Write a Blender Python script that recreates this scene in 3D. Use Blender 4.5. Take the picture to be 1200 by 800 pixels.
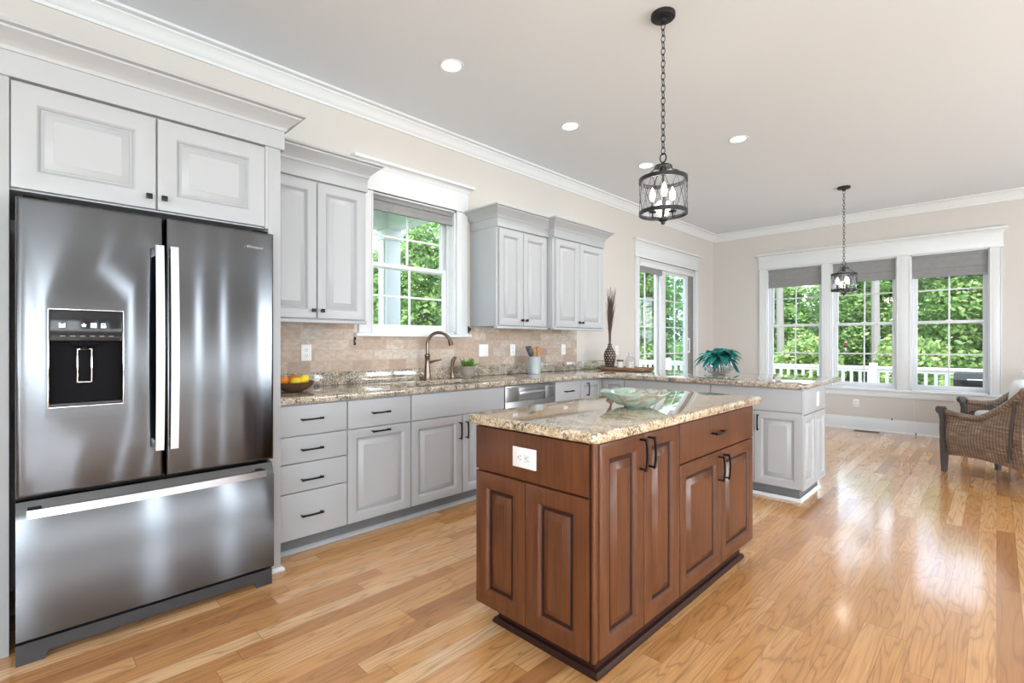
import bpy, bmesh, math, random
from mathutils import Vector, Matrix, noise
random.seed(7)
PI = math.pi
S = bpy.context.scene
for o in list(bpy.data.objects): bpy.data.objects.remove(o)
C = S.collection

# ------------------------------------------------------------------ camera, world, light
W, FW, CEIL, WC = -3.45, 8.4, 3.05, -3.448          # left wall x, far wall y, ceiling z
RW, BW = 4.2, -3.0                      # right wall x, back wall y (behind the camera)
cam_d = bpy.data.cameras.new('camera'); cam = bpy.data.objects.new('camera', cam_d); C.objects.link(cam)
cam.location = (0, 0, 1.22); cam.rotation_euler = (PI/2, 0, math.radians(44.6))
cam_d.sensor_width = 36; cam_d.lens = 576/1200*36; cam_d.shift_y = 2/1200; cam_d.clip_start = .05; cam_d.clip_end = 300
S.camera = cam
vs = S.view_settings
vs.view_transform = 'Standard'; vs.look = 'None'; vs.gamma = 1; vs.use_curve_mapping = False; vs.exposure = 0.06
S.display_settings.display_device = 'sRGB'

wd = bpy.data.worlds.new('sky'); S.world = wd; wd.use_nodes = True
nt = wd.node_tree; nt.nodes.clear()
_o = nt.nodes.new('ShaderNodeOutputWorld'); _b = nt.nodes.new('ShaderNodeBackground')
_t = nt.nodes.new('ShaderNodeTexCoord'); _n = nt.nodes.new('ShaderNodeTexNoise'); _r = nt.nodes.new('ShaderNodeValToRGB')
_n.inputs['Scale'].default_value = 3.0; _n.inputs['Detail'].default_value = 5
_r.color_ramp.elements[0].position = .40; _r.color_ramp.elements[0].color = (.50, .68, .92, 1)
_r.color_ramp.elements[1].position = .62; _r.color_ramp.elements[1].color = (.92, .95, 1.0, 1)
nt.links.new(_t.outputs['Generated'], _n.inputs['Vector']); nt.links.new(_n.outputs['Fac'], _r.inputs['Fac'])
nt.links.new(_r.outputs['Color'], _b.inputs['Color']); nt.links.new(_b.outputs[0], _o.inputs[0])
_b.inputs['Strength'].default_value = 4.4

def lamp(name, kind, loc, energy, color=(1, 1, 1), rot=(0, 0, 0), parent=None, **kw):
    l = bpy.data.lights.new(name, kind); l.energy = energy; l.color = color
    for k, v in kw.items(): setattr(l, k, v)
    o = bpy.data.objects.new(name, l); C.objects.link(o); o.location = loc; o.rotation_euler = rot
    if parent: o.parent = parent
    return o
# sun high over the back of the house: lights the garden, stays off the room
lamp('sun', 'SUN', (2, -6, 12), 7.0, (1, .95, .86), (math.radians(48), 0, math.radians(28)), angle=.02)
# added fill lamps standing in for daylight at the invented right and back windows
lamp('fill_side', 'AREA', (RW+.5, .4, 1.6), 500, (.90, .955, 1), (0, PI/2+.6, 0), shape='RECTANGLE', size=2.6, size_y=6)
lamp('fill_far_side', 'AREA', (RW+.5, 4.9, 1.6), 420, (.92, .965, 1), (0, PI/2+.6, 0), shape='RECTANGLE', size=2.4, size_y=3)
lamp('fill_back', 'AREA', (2.0, BW-.5, 1.6), 380, (.90, .955, 1), (PI/2+.6, 0, 0), shape='RECTANGLE', size=4, size_y=2.4)
CAN_W, PEND_W = 5, 3

# ------------------------------------------------------------------ materials
def newmat(name):
    m = bpy.data.materials.new(name); m.use_nodes = True
    n = m.node_tree; p = n.nodes['Principled BSDF']
    return m, n, p
def mat(name, col, rough=.5, metal=0, bump=None, spec=.5, **kw):
    m, n, p = newmat(name)
    p.inputs['Base Color'].default_value = (*col, 1); p.inputs['Roughness'].default_value = rough
    p.inputs['Metallic'].default_value = metal; p.inputs['Specular IOR Level'].default_value = spec
    for k, v in kw.items(): p.inputs[k.replace('_', ' ')].default_value = v
    if bump:
        g = G(n); tx = g.noise(g.obj(), bump[0], 3); g.bump(p, tx, bump[1])
    return m
class G:                                              # a small node-graph writer
    def __init__(s, n): s.n = n
    def new(s, t): return s.n.nodes.new(t)
    def put(s, sock, v):
        if isinstance(v, (int, float)): sock.default_value = v
        elif isinstance(v, tuple): sock.default_value = v if len(v) == len(sock.default_value) else (*v, 1)
        else: s.n.links.new(v, sock)
    def obj(s): return s.new('ShaderNodeTexCoord').outputs['Object']
    def sep(s, v): x = s.new('ShaderNodeSeparateXYZ'); s.put(x.inputs[0], v); return x.outputs
    def com(s, x, y, z):
        c = s.new('ShaderNodeCombineXYZ')
        for i, v in enumerate((x, y, z)): s.put(c.inputs[i], v)
        return c.outputs[0]
    def m(s, op, a, b=0.0, c=None):
        x = s.new('ShaderNodeMath'); x.operation = op; s.put(x.inputs[0], a); s.put(x.inputs[1], b)
        if c is not None: s.put(x.inputs[2], c)
        return x.outputs[0]
    def noise(s, v, scale, detail=3, dist=0, rough=.5):
        x = s.new('ShaderNodeTexNoise'); s.put(x.inputs['Vector'], v); s.put(x.inputs['Scale'], scale)
        x.inputs['Detail'].default_value = detail; x.inputs['Distortion'].default_value = dist; x.inputs['Roughness'].default_value = rough
        return x.outputs['Fac']
    def white(s, v): x = s.new('ShaderNodeTexWhiteNoise'); s.put(x.inputs['Vector'], v); return x.outputs
    def vor(s, v, scale, feature='F1'):
        x = s.new('ShaderNodeTexVoronoi'); x.feature = feature; s.put(x.inputs['Vector'], v); s.put(x.inputs['Scale'], scale); return x.outputs
    def ramp(s, f, stops, interp='LINEAR'):
        x = s.new('ShaderNodeValToRGB'); e = x.color_ramp.elements; x.color_ramp.interpolation = interp
        while len(e) < len(stops): e.new(.5)
        for k, (p, c) in enumerate(stops): e[k].position = p; e[k].color = (*c, 1) if len(c) == 3 else c
        s.put(x.inputs[0], f); return x.outputs[0]
    def mix(s, f, a, b, mode='MIX'):
        x = s.new('ShaderNodeMix'); x.data_type = 'RGBA'; x.blend_type = mode
        s.put(x.inputs[0], f); s.put(x.inputs[6], a); s.put(x.inputs[7], b); return x.outputs[2]
    def bump(s, p, h, strength, dist=.01):
        b = s.new('ShaderNodeBump'); b.inputs['Strength'].default_value = strength; b.inputs['Distance'].default_value = dist
        s.put(b.inputs['Height'], h); s.n.links.new(b.outputs[0], p.inputs['Normal'])

def oak_floor():
    m, n, p = newmat('oak_planks'); g = G(n)
    x, y, z = g.sep(g.obj())[:3]
    rx = g.m('DIVIDE', x, .0826); row = g.m('FLOOR', rx); fx = g.m('FRACT', rx)
    r1 = g.white(g.com(row, 3.3, 0))[0]
    yy = g.m('ADD', g.m('DIVIDE', y, 1.05), g.m('MULTIPLY', r1, 7.0)); idx = g.m('FLOOR', yy); fy = g.m('FRACT', yy)
    pid = g.white(g.com(row, idx, 1.7))[0]; pid2 = g.white(g.com(row, idx, 9.1))[0]
    base = g.ramp(pid, [(0, (.42, .185, .070)), (.15, (.58, .285, .100)), (.55, (.70, .365, .135)), (.8, (.75, .425, .185)), (1, (.83, .545, .30))])
    off = g.m('MULTIPLY', pid2, 37.0)
    fine = g.noise(g.com(g.m('MULTIPLY', x, 230.0), g.m('MULTIPLY', y, 5.0), off), 1.0, 3)
    big = g.noise(g.com(g.m('MULTIPLY', x, 9.0), g.m('MULTIPLY', y, .9), off), 1.0, 2, .35)
    ring = g.m('PINGPONG', g.m('MULTIPLY', big, 13.0), .5)
    cath = g.ramp(ring, [(0, (1, 1, 1)), (.16, (.25, .25, .25)), (.5, (0, 0, 0))])
    c = g.mix(g.m('MULTIPLY', cath, .55), base, (.27, .12, .045))
    c = g.mix(g.m('MULTIPLY', g.ramp(fine, [(.42, (0, 0, 0)), (.68, (1, 1, 1))]), .38), c, (.32, .15, .06))
    gx = g.m('LESS_THAN', g.m('ABSOLUTE', g.m('SUBTRACT', fx, .5)), .488)
    gy = g.m('LESS_THAN', g.m('ABSOLUTE', g.m('SUBTRACT', fy, .5)), .4986)
    solid = g.m('MULTIPLY', gx, gy)
    c = g.mix(g.m('MULTIPLY', g.m('SUBTRACT', 1.0, solid), .6), c, (.20, .09, .035))
    n.links.new(c, p.inputs['Base Color'])
    g.put(p.inputs['Roughness'], g.m('ADD', .13, g.m('MULTIPLY', fine, .10)))
    p.inputs['Coat Weight'].default_value = .55; p.inputs['Coat Roughness'].default_value = .10
    h = g.m('ADD', g.m('MULTIPLY', g.m('SUBTRACT', 1.0, cath), .35), g.m('ADD', solid, g.m('MULTIPLY', fine, .3)))
    g.bump(p, h, .035, .003)
    return m
def granite(name, warm):
    m, n, p = newmat(name); g = G(n); v = g.obj()
    a = g.noise(v, 15, 6, .6, .65)
    lo, mid, hi = ((.24, .155, .075), (.47, .35, .20), (.62, .53, .39)) if warm else ((.15, .115, .08), (.33, .27, .195), (.52, .465, .39))
    c = g.ramp(a, [(.30, lo), (.47, mid), (.66, hi)])
    ce = g.vor(v, 190); cr = g.sep(ce['Color'])[0]
    c = g.mix(g.m('MULTIPLY', g.ramp(cr, [(.62, (0, 0, 0)), (.66, (1, 1, 1))]), .55), c, (.78, .72, .62))
    sp = g.noise(v, 100, 4, .3, .7)
    clus = g.noise(v, 14, 3)
    dk = g.ramp(g.m('ADD', sp, g.m('MULTIPLY', g.m('SUBTRACT', clus, .5), .55)), [(.53, (0, 0, 0)), (.57, (1, 1, 1))])
    c = g.mix(g.m('MULTIPLY', dk, .82), c, (.075, .06, .045) if warm else (.06, .055, .05))
    rust = g.ramp(g.noise(v, 42, 3, .2), [(.60, (0, 0, 0)), (.66, (1, 1, 1))])
    c = g.mix(g.m('MULTIPLY', rust, .5), c, (.33, .17, .07) if warm else (.30, .20, .12))
    n.links.new(c, p.inputs['Base Color']); p.inputs['Roughness'].default_value = .06; p.inputs['Coat Weight'].default_value = .6; p.inputs['Coat Roughness'].default_value = .02
    return m
def travertine():
    m, n, p = newmat('travertine_tile'); g = G(n)
    x, y, z = g.sep(g.obj())[:3]
    rz = g.m('DIVIDE', g.m('SUBTRACT', z, 1.015), .0775); row = g.m('FLOOR', rz); fz = g.m('FRACT', rz)
    yy = g.m('ADD', g.m('DIVIDE', y, .158), g.m('MULTIPLY', g.white(g.com(row, 5.5, 2.0))[0], 3.0)); idx = g.m('FLOOR', yy); fy = g.m('FRACT', yy)
    pid = g.white(g.com(row, idx, 4.4))[0]
    c = g.ramp(pid, [(0, (.40, .29, .22)), (.3, (.47, .36, .28)), (.6, (.52, .42, .34)), (.85, (.57, .49, .41)), (1, (.50, .46, .41))])
    v = g.com(g.m('MULTIPLY', pid, 30.0), y, g.m('MULTIPLY', z, 1.8))
    c = g.mix(g.m('MULTIPLY', g.ramp(g.noise(v, 22, 5, .5), [(.38, (1, 1, 1)), (.60, (0, 0, 0))]), .45), c, (.32, .235, .18))
    ez = g.m('LESS_THAN', g.m('ABSOLUTE', g.m('SUBTRACT', fz, .5)), .472); ey = g.m('LESS_THAN', g.m('ABSOLUTE', g.m('SUBTRACT', fy, .5)), .486)
    t = g.m('MULTIPLY', ez, ey)
    c = g.mix(g.m('SUBTRACT', 1.0, t), c, (.42, .345, .285))
    n.links.new(c, p.inputs['Base Color']); p.inputs['Roughness'].default_value = .55
    g.bump(p, g.m('ADD', t, g.m('MULTIPLY', g.noise(v, 60, 3), .3)), .35, .003)
    return m
def wood(name, c0, c1, rough=.35, sx=40, sy=40, sz=3):
    m, n, p = newmat(name); p.inputs['Specular IOR Level'].default_value = .38; g = G(n); x, y, z = g.sep(g.obj())[:3]
    a = g.noise(g.com(g.m('MULTIPLY', x, sx), g.m('MULTIPLY', y, sy), g.m('MULTIPLY', z, sz)), 1, 4, .4, .6)
    b = g.noise(g.obj(), 5, 2)
    c = g.ramp(g.m('ADD', g.m('MULTIPLY', a, .7), g.m('MULTIPLY', b, .3)), [(.3, c0), (.7, c1)])
    n.links.new(c, p.inputs['Base Color']); p.inputs['Roughness'].default_value = rough
    g.bump(p, a, .05, .003)
    return m
def steel(name, col, rough, aniso=.75):
    m, n, p = newmat(name); g = G(n); x, y, z = g.sep(g.obj())[:3]
    br = g.noise(g.com(g.m('MULTIPLY', x, 3.0), g.m('MULTIPLY', y, 3.0), g.m('MULTIPLY', z, 700.0)), 1, 2)
    p.inputs['Base Color'].default_value = (*col, 1); p.inputs['Metallic'].default_value = 1
    g.put(p.inputs['Roughness'], g.m('ADD', rough-.01, g.m('MULTIPLY', br, .02)))
    p.inputs['Anisotropic'].default_value = aniso; p.inputs['Anisotropic Rotation'].default_value = .25
    tn = g.new('ShaderNodeTangent'); tn.direction_type = 'RADIAL'; tn.axis = 'Z'
    n.links.new(tn.outputs[0], p.inputs['Tangent'])
    g.bump(p, g.noise(g.com(x, y, g.m('MULTIPLY', z, .5)), 3.0, 1), .008, .02)
    return m
def clear_glass(name, tint=(1, 1, 1), ior=1.45, edge=1.0):
    m = bpy.data.materials.new(name); m.use_nodes = True; n = m.node_tree; n.nodes.clear(); g = G(n)
    o = g.new('ShaderNodeOutputMaterial'); t = g.new('ShaderNodeBsdfTransparent'); r = g.new('ShaderNodeBsdfGlossy'); f = g.new('ShaderNodeFresnel'); mx = g.new('ShaderNodeMixShader')
    t.inputs[0].default_value = (*tint, 1); r.inputs['Roughness'].default_value = .01; g.put(f.inputs[0], g.m('ADD', ior, g.m('MULTIPLY', g.new('ShaderNodeNewGeometry').outputs['Backfacing'], 1/ior-ior)))
    g.put(mx.inputs[0], g.m('MULTIPLY', f.outputs[0], edge)); n.links.new(t.outputs[0], mx.inputs[1]); n.links.new(r.outputs[0], mx.inputs[2]); n.links.new(mx.outputs[0], o.inputs[0])
    return m
def glow(name, col, strength):
    m, n, p = newmat(name); p.inputs['Base Color'].default_value = (*col, 1)
    p.inputs['Emission Color'].default_value = (*col, 1); p.inputs['Emission Strength'].default_value = strength
    return m
def foliage(name, c0, c1, c2):
    m, n, p = newmat(name); g = G(n)
    a = g.noise(g.obj(), 1.1, 2); b = g.white(g.vor(g.obj(), 5.0)['Position'])[0]
    c = g.ramp(g.m('ADD', g.m('MULTIPLY', a, .55), g.m('MULTIPLY', b, .45)), [(.25, c0), (.5, c1), (.75, c2)])
    n.links.new(c, p.inputs['Base Color']); p.inputs['Roughness'].default_value = .55
    t = g.new('ShaderNodeBsdfTranslucent'); n.links.new(c, t.inputs[0]); mx = g.new('ShaderNodeMixShader'); mx.inputs[0].default_value = .35
    n.links.new(p.outputs[0], mx.inputs[1]); n.links.new(t.outputs[0], mx.inputs[2]); n.links.new(mx.outputs[0], n.nodes['Material Output'].inputs[0])
    return m
def wicker():
    m, n, p = newmat('wicker'); g = G(n); x, y, z = g.sep(g.obj())[:3]
    s = g.m('ADD', x, y)
    stake = g.m('PINGPONG', g.m('ADD', g.m('MULTIPLY', s, 36.0), g.m('MULTIPLY', g.noise(g.obj(), 6, 1), .6)), .5)
    weave = g.m('PINGPONG', g.m('ADD', g.m('MULTIPLY', z, 70.0), g.m('FLOOR', g.m('MULTIPLY', s, 36.0))), .5)
    c = g.ramp(g.noise(g.com(g.m('MULTIPLY', s, 9.0), 0.0, g.m('MULTIPLY', z, 60.0)), 1, 3), [(.3, (.13, .080, .055)), (.55, (.25, .165, .115)), (.75, (.42, .32, .25))])
    c = g.mix(g.ramp(stake, [(.03, (1, 1, 1)), (.16, (0, 0, 0))]), c, (.06, .035, .022))
    c = g.mix(g.m('MULTIPLY', g.ramp(weave, [(.0, (1, 1, 1)), (.18, (0, 0, 0))]), .5), c, (.09, .05, .03))
    n.links.new(c, p.inputs['Base Color']); p.inputs['Roughness'].default_value = .38
    g.bump(p, g.m('ADD', stake, weave), .7, .006)
    return m
def fabric(name, c0, c1, scale=300):
    m, n, p = newmat(name); g = G(n); x, y, z = g.sep(g.obj())[:3]
    a = g.noise(g.com(g.m('MULTIPLY', x, 20.0), g.m('MULTIPLY', y, 20.0), g.m('MULTIPLY', z, scale)), 1, 3)
    n.links.new(g.ramp(a, [(.3, c0), (.7, c1)]), p.inputs['Base Color']); p.inputs['Roughness'].default_value = .9
    return m

WALL = mat('wall_paint', (.60, .568, .535), .75, bump=(90, .02))
CEILM = mat('ceiling_paint', (.72, .765, .81), .85, bump=(60, .03))
TRIM = mat('white_trim_paint', (.71, .73, .745), .35)
CAB = mat('grey_cabinet_paint', (.41, .425, .44), .38)
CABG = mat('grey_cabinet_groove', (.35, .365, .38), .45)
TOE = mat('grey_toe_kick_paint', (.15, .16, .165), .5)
FLOOR = oak_floor(); GRAN = granite('warm_granite', True); GRANG = granite('grey_granite', False); TILE = travertine()
CHERRY = wood('cherry_wood', (.066, .023, .0095), (.150, .052, .020), .30)
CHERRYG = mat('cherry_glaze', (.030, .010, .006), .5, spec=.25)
DARKW = mat('espresso_wood', (.055, .045, .042), .38)
BLACK = mat('black_metal', (.012, .012, .013), .35, .6)
BRONZE = mat('oil_rubbed_bronze', (.20, .148, .115), .28, 1)
IRON = mat('dark_iron', (.035, .036, .04), .42, .7)
STEEL = steel('brushed_stainless', (.13, .137, .147), .15, .97)
STEELB = steel('bright_stainless', (.60, .63, .67), .28, .4)
DWST = steel('dishwasher_steel', (.36, .37, .38), .35, .5)
DKSTEEL = mat('fridge_side_grey', (.045, .046, .05), .45, .3)
BLKPL = mat('black_plastic', (.006, .006, .007), .5, spec=.05)
BLKGL = mat('black_glass', (.015, .015, .017), .12, spec=.3)
CHROME = mat('chrome', (.75, .75, .76), .12, 1)
PLATE = mat('white_plastic', (.80, .80, .80), .3)
SLOT = mat('dark_slot', (.05, .05, .05), .5)
GLASS = clear_glass('window_glass'); CRYSTAL = clear_glass('crystal_glass', (.97, .975, .99), 1.5, 1.6)
TINTGL = clear_glass('tinted_door_glass', (.80, .93, .92), 1.5, 1.3)
BULB = glow('bulb_glow', (1, .86, .66), 14); CANG = glow('can_light_glow', (1, .96, .90), 9); ICON = glow('icon_glow', (.9, .93, 1), 1.2)
SHADE = fabric('grey_shade_fabric', (.24, .24, .24), (.275, .275, .275), 25); CUSH = mat('white_cushion_fabric', (.72, .74, .76), .9)
WICK = wicker()
LEAF1 = foliage('tree_foliage', (.09, .19, .05), (.19, .34, .10), (.36, .52, .19))
LEAF2 = foliage('pine_foliage', (.07, .15, .07), (.14, .26, .12), (.26, .40, .18))
LEAF3 = foliage('shrub_foliage', (.12, .23, .06), (.25, .40, .12), (.46, .52, .20))
BARK = mat('pine_bark', (.21, .20, .19), .9, bump=(18, .6)); LAWN = mat('lawn', (.10, .19, .05), .9, bump=(30, .5))
DECKW = mat('deck_boards', (.40, .36, .32), .7); RAILW = mat('white_rail_paint', (.78, .80, .82), .5); PORCH = mat('porch_paint', (.74, .78, .80), .5)

# ------------------------------------------------------------------ mesh builder
BASE = {}
class M:
    def __init__(s): s.b = bmesh.new(); s.mi = 0
    def face(s, vs):
        try: f = s.b.faces.new(vs); f.material_index = s.mi; return f
        except ValueError: return None
    def box(s, x0, y0, z0, x1, y1, z1, bev=0, seg=2):
        x0, x1 = min(x0, x1), max(x0, x1); y0, y1 = min(y0, y1), max(y0, y1); z0, z1 = min(z0, z1), max(z0, z1)
        r = bmesh.ops.create_cube(s.b, size=1, matrix=Matrix.Translation(((x0+x1)/2, (y0+y1)/2, (z0+z1)/2)) @ Matrix.Diagonal((x1-x0, y1-y0, z1-z0, 1)))
        fs = set(f for v in r['verts'] for f in v.link_faces)
        for f in fs: f.material_index = s.mi
        if bev:
            es = list(set(e for v in r['verts'] for e in v.link_edges))
            q = bmesh.ops.bevel(s.b, geom=es, offset=min(bev, .45*min(x1-x0, y1-y0, z1-z0)), segments=seg, affect='EDGES', profile=.5)
            for f in q['faces']: f.material_index = s.mi
        return s
    def ring(s, pts): return [s.b.verts.new(p) for p in pts]
    def loft(s, rings, cap0=True, cap1=True, closed=True, mis=None):
        R = [s.ring(r) if not isinstance(r[0], bmesh.types.BMVert) else r for r in rings]; n = len(R[0])
        for k in range(len(R)-1):
            if mis: s.mi = mis[k]
            for i in range(n if closed else n-1):
                j = (i+1) % n; s.face((R[k][i], R[k][j], R[k+1][j], R[k+1][i]))
        if mis: s.mi = 0
        if cap0: s.face(R[0][::-1])
        if cap1: s.face(R[-1])
        return s
    def cyl(s, p0, p1, r0, r1=None, n=16, cap=True):
        p0, p1 = Vector(p0), Vector(p1); r1 = r0 if r1 is None else r1
        d = (p1-p0).normalized(); a = d.orthogonal().normalized(); b = d.cross(a)
        f = lambda p, r: [p + a*(r*math.cos(2*PI*i/n)) + b*(r*math.sin(2*PI*i/n)) for i in range(n)]
        return s.loft([f(p0, r0), f(p1, r1)], cap, cap)
    def tube(s, pts, r, n=10, cap=True):
        pts = [Vector(p) for p in pts]; rs = r if isinstance(r, (list, tuple)) else [r]*len(pts); R = []; a = None
        for i, p in enumerate(pts):
            d = (pts[min(i+1, len(pts)-1)]-pts[max(i-1, 0)]).normalized()
            a = d.orthogonal().normalized() if a is None else (a-d*a.dot(d)).normalized()
            b = d.cross(a); R.append([p+a*(rs[i]*math.cos(2*PI*k/n))+b*(rs[i]*math.sin(2*PI*k/n)) for k in range(n)])
        return s.loft(R, cap, cap)
    def lathe(s, prof, c=(0, 0, 0), n=28, cap0=True, cap1=True):
        c = Vector(c)
        return s.loft([[c+Vector((r*math.cos(2*PI*i/n), r*math.sin(2*PI*i/n), z)) for i in range(n)] for r, z in prof], cap0, cap1)
    def torus(s, c, ax, R, r, n=20, k=8, stretch=1, up=None):
        c, ax = Vector(c), Vector(ax).normalized(); a = Vector(up).normalized() if up else ax.orthogonal().normalized(); b = ax.cross(a); RR = []
        for i in range(n):
            t = 2*PI*i/n; d = a*math.cos(t)+b*math.sin(t); p = c+a*(R*stretch*math.cos(t))+b*(R*math.sin(t))
            RR.append([p+d*(r*math.cos(2*PI*j/k))+ax*(r*math.sin(2*PI*j/k)) for j in range(k)])
        R0 = [s.ring(x) for x in RR]
        for i in range(n):
            for j in range(k): s.face((R0[i][j], R0[i][(j+1) % k], R0[(i+1) % n][(j+1) % k], R0[(i+1) % n][j]))
        return s
    def sweep(s, path, prof, closed=False):
        P = [Vector((p[0], p[1], 0)) for p in path]; n = len(P); R = []
        nor = lambda a, b: Vector(((b-a).y, -(b-a).x, 0)).normalized()
        for i in range(n):
            if closed: n0, n1 = nor(P[i-1], P[i]), nor(P[i], P[(i+1) % n])
            else: n0 = nor(P[max(i-1, 0)], P[max(i-1, 0)+1]); n1 = nor(P[min(i, n-2)], P[min(i, n-2)+1])
            m = (n0+n1).normalized(); m = m/max(.2, m.dot(n0))
            R.append(s.ring([P[i]+m*d+Vector((0, 0, z)) for d, z in prof]))
        k = len(prof)
        for i in range(n if closed else n-1):
            for j in range(k): s.face((R[i][j], R[i][(j+1) % k], R[(i+1) % n][(j+1) % k], R[(i+1) % n][j]))
        if not closed: s.face(R[0]); s.face(R[-1][::-1])
        return s
    def prism(s, poly, vec):                          # poly: list of 3-D points, extruded along vec
        v = Vector(vec); return s.loft([[Vector(p) for p in poly], [Vector(p)+v for p in poly]])
    def sphere(s, c, r, n=20, sc=(1, 1, 1)):
        q = bmesh.ops.create_uvsphere(s.b, u_segments=n, v_segments=n//2+2, radius=r, matrix=Matrix.Translation(c) @ Matrix.Diagonal((*sc, 1)))
        for v in q['verts']:
            for f in v.link_faces: f.material_index = s.mi
        return s
    def build(s, name, mats, parent=None, origin=None, smooth=.6):
        bmesh.ops.recalc_face_normals(s.b, faces=s.b.faces[:])
        if parent is not None: o = BASE[parent]
        elif origin is not None: o = Vector(origin)
        else:
            X = [v.co for v in s.b.verts]
            o = Vector(((min(p.x for p in X)+max(p.x for p in X))/2, (min(p.y for p in X)+max(p.y for p in X))/2, min(p.z for p in X)))
        for v in s.b.verts: v.co -= o
        for f in s.b.faces: f.smooth = True
        for e in s.b.edges:
            if len(e.link_faces) == 2 and e.calc_face_angle(0) > smooth: e.smooth = False
        me = bpy.data.meshes.new(name); s.b.to_mesh(me); s.b.free()
        for m in (mats if isinstance(mats, (list, tuple)) else [mats]): me.materials.append(m)
        ob = bpy.data.objects.new(name, me); C.objects.link(ob)
        if parent is not None: ob.parent = parent; BASE[ob] = BASE[parent]
        else: ob.location = o; BASE[ob] = o
        return ob
def tag(o, label=None, cat=None, group=None, kind=None):
    for k, v in (('label', label), ('category', cat), ('group', group), ('kind', kind)):
        if v: o[k] = v
    return o
def thing(name, label, cat, loc=(0, 0, 0), group=None, local=False, rz=0):
    o = bpy.data.objects.new(name, None); C.objects.link(o); o.location = loc; o.rotation_euler = (0, 0, rz); o.empty_display_size = .1
    BASE[o] = Vector((0, 0, 0)) if local else Vector(loc)
    return tag(o, label, cat, group)
def struct(m, name, mats, origin=(0, 0, 0), **k): return tag(m.build(name, mats, origin=origin, **k), kind='structure')
def sroot(name, loc=(0, 0, 0)):
    o = bpy.data.objects.new(name, None); C.objects.link(o); o.location = loc; BASE[o] = Vector(loc); o['kind'] = 'structure'; return o
def kids(o): return [c for c in bpy.data.objects if c.parent == o]
def dup(root, loc, rz=0, label=None, group=None):
    def cp(o, par):
        c = o.copy(); C.objects.link(c); c.parent = par
        for k in kids(o): cp(k, c)
        return c
    r = cp(root, None); r.location = loc; r.rotation_euler = (0, 0, rz)
    tag(r, label, None, group); return r

# ------------------------------------------------------------------ room shell
def wall_mesh(u0, u1, z0, z1, holes, tf, t=.15):      # a wall with rectangular openings, n = 0 inner face, -t outer face
    m = M(); us = sorted({u0, u1, *[h[0] for h in holes], *[h[1] for h in holes]}); zs = sorted({z0, z1, *[h[2] for h in holes], *[h[3] for h in holes]})
    inh = lambda a, b: any(h[0]-1e-6 < a < h[1]+1e-6 and h[2]-1e-6 < b < h[3]+1e-6 for h in holes)
    grid = {}
    for i in range(len(us)-1):
        for j in range(len(zs)-1):
            if not inh((us[i]+us[i+1])/2, (zs[j]+zs[j+1])/2): grid[i, j] = 1
    V = {}
    def v(i, j, n):
        if (i, j, n) not in V: V[i, j, n] = m.b.verts.new(tf(us[i], -t*n, zs[j]))
        return V[i, j, n]
    for (i, j) in grid:
        for n in (0, 1): m.face((v(i, j, n), v(i+1, j, n), v(i+1, j+1, n), v(i, j+1, n)))
        for di, dj, a, b in ((-1, 0, (i, j), (i, j+1)), (1, 0, (i+1, j), (i+1, j+1)), (0, -1, (i, j), (i+1, j)), (0, 1, (i, j+1), (i+1, j+1))):
            if (i+di, j+dj) not in grid: m.face((v(*a, 0), v(*b, 0), v(*b, 1), v(*a, 1)))
    return m
LT = lambda u, n, z: Vector((W+n, u, z))              # left wall: u = y, n into the room
FT = lambda u, n, z: Vector((u, FW-n, z))             # far wall: u = x
RT = lambda u, n, z: Vector((RW-n, u, z))
BT = lambda u, n, z: Vector((u, BW+n, z))
KW = (1.95, 2.78, 1.30, 2.40)                         # kitchen window opening y0,y1,z0,z1
SD = (5.93, 7.66, .0, 2.38)                           # sliding door
FWN = [(-2.60, -1.84, .59, 2.39), (-1.725, -.963, .59, 2.39), (-.82, -.06, .59, 2.39)]
RWN = [(-2.4, -1.2, .3, 2.5), (-1.05, .22, .3, 2.5), (1.38, 1.72, .1, 2.7), (2.40, 2.72, .1, 2.7), (4.15, 5.1, .5, 2.4), (5.2, 6.15, .5, 2.4)]  # unseen windows added to admit fill light; slim pair shaped for fridge streaks
BWN = [(.2, 1.9, .3, 2.5), (2.1, 3.8, .3, 2.5)]  # unseen back windows, added to let the fill lamp in
struct(M().box(W-.15, BW-.15, -.12, RW+.15, FW+.15, 0), 'floor', FLOOR)
struct(M().box(W-.15, BW-.15, CEIL, RW+.15, FW+.15, CEIL+.15), 'ceiling', CEILM)
struct(wall_mesh(BW-.15, FW+.15, 0, CEIL, [KW, SD], LT), 'wall_left', WALL)
struct(wall_mesh(W, RW, 0, CEIL, FWN, FT), 'wall_far', WALL)
struct(wall_mesh(BW-.15, FW+.15, 0, CEIL, RWN, RT), 'wall_right', WALL)
struct(wall_mesh(W, RW, 0, CEIL, BWN, BT), 'wall_back', WALL)
crown = [(0, CEIL-.115), (.012, CEIL-.115), (.014, CEIL-.098), (.022, CEIL-.09), (.032, CEIL-.07), (.052, CEIL-.042), (.066, CEIL-.032), (.068, CEIL-.024), (.082, CEIL-.020), (.092, CEIL-.016), (.092, CEIL), (0, CEIL)]
struct(M().sweep([(W, BW), (W, FW), (RW, FW), (RW, BW)], crown, closed=True), 'trim_1', TRIM)
bprof = [(0, 0), (.028, 0), (.028, .014), (.018, .022), (.016, .15), (.010, .165), (.008, .18), (0, .18)]
struct(M().sweep([(W, SD[1]+.10), (W, FW), (RW, FW)], bprof), 'baseboard_far', TRIM)
struct(M().sweep([(RW, FW), (RW, BW)], bprof), 'baseboard_right', TRIM)
struct(M().sweep([(W, 5.35), (W, SD[0]-.10)], bprof), 'baseboard_left', TRIM)

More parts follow.
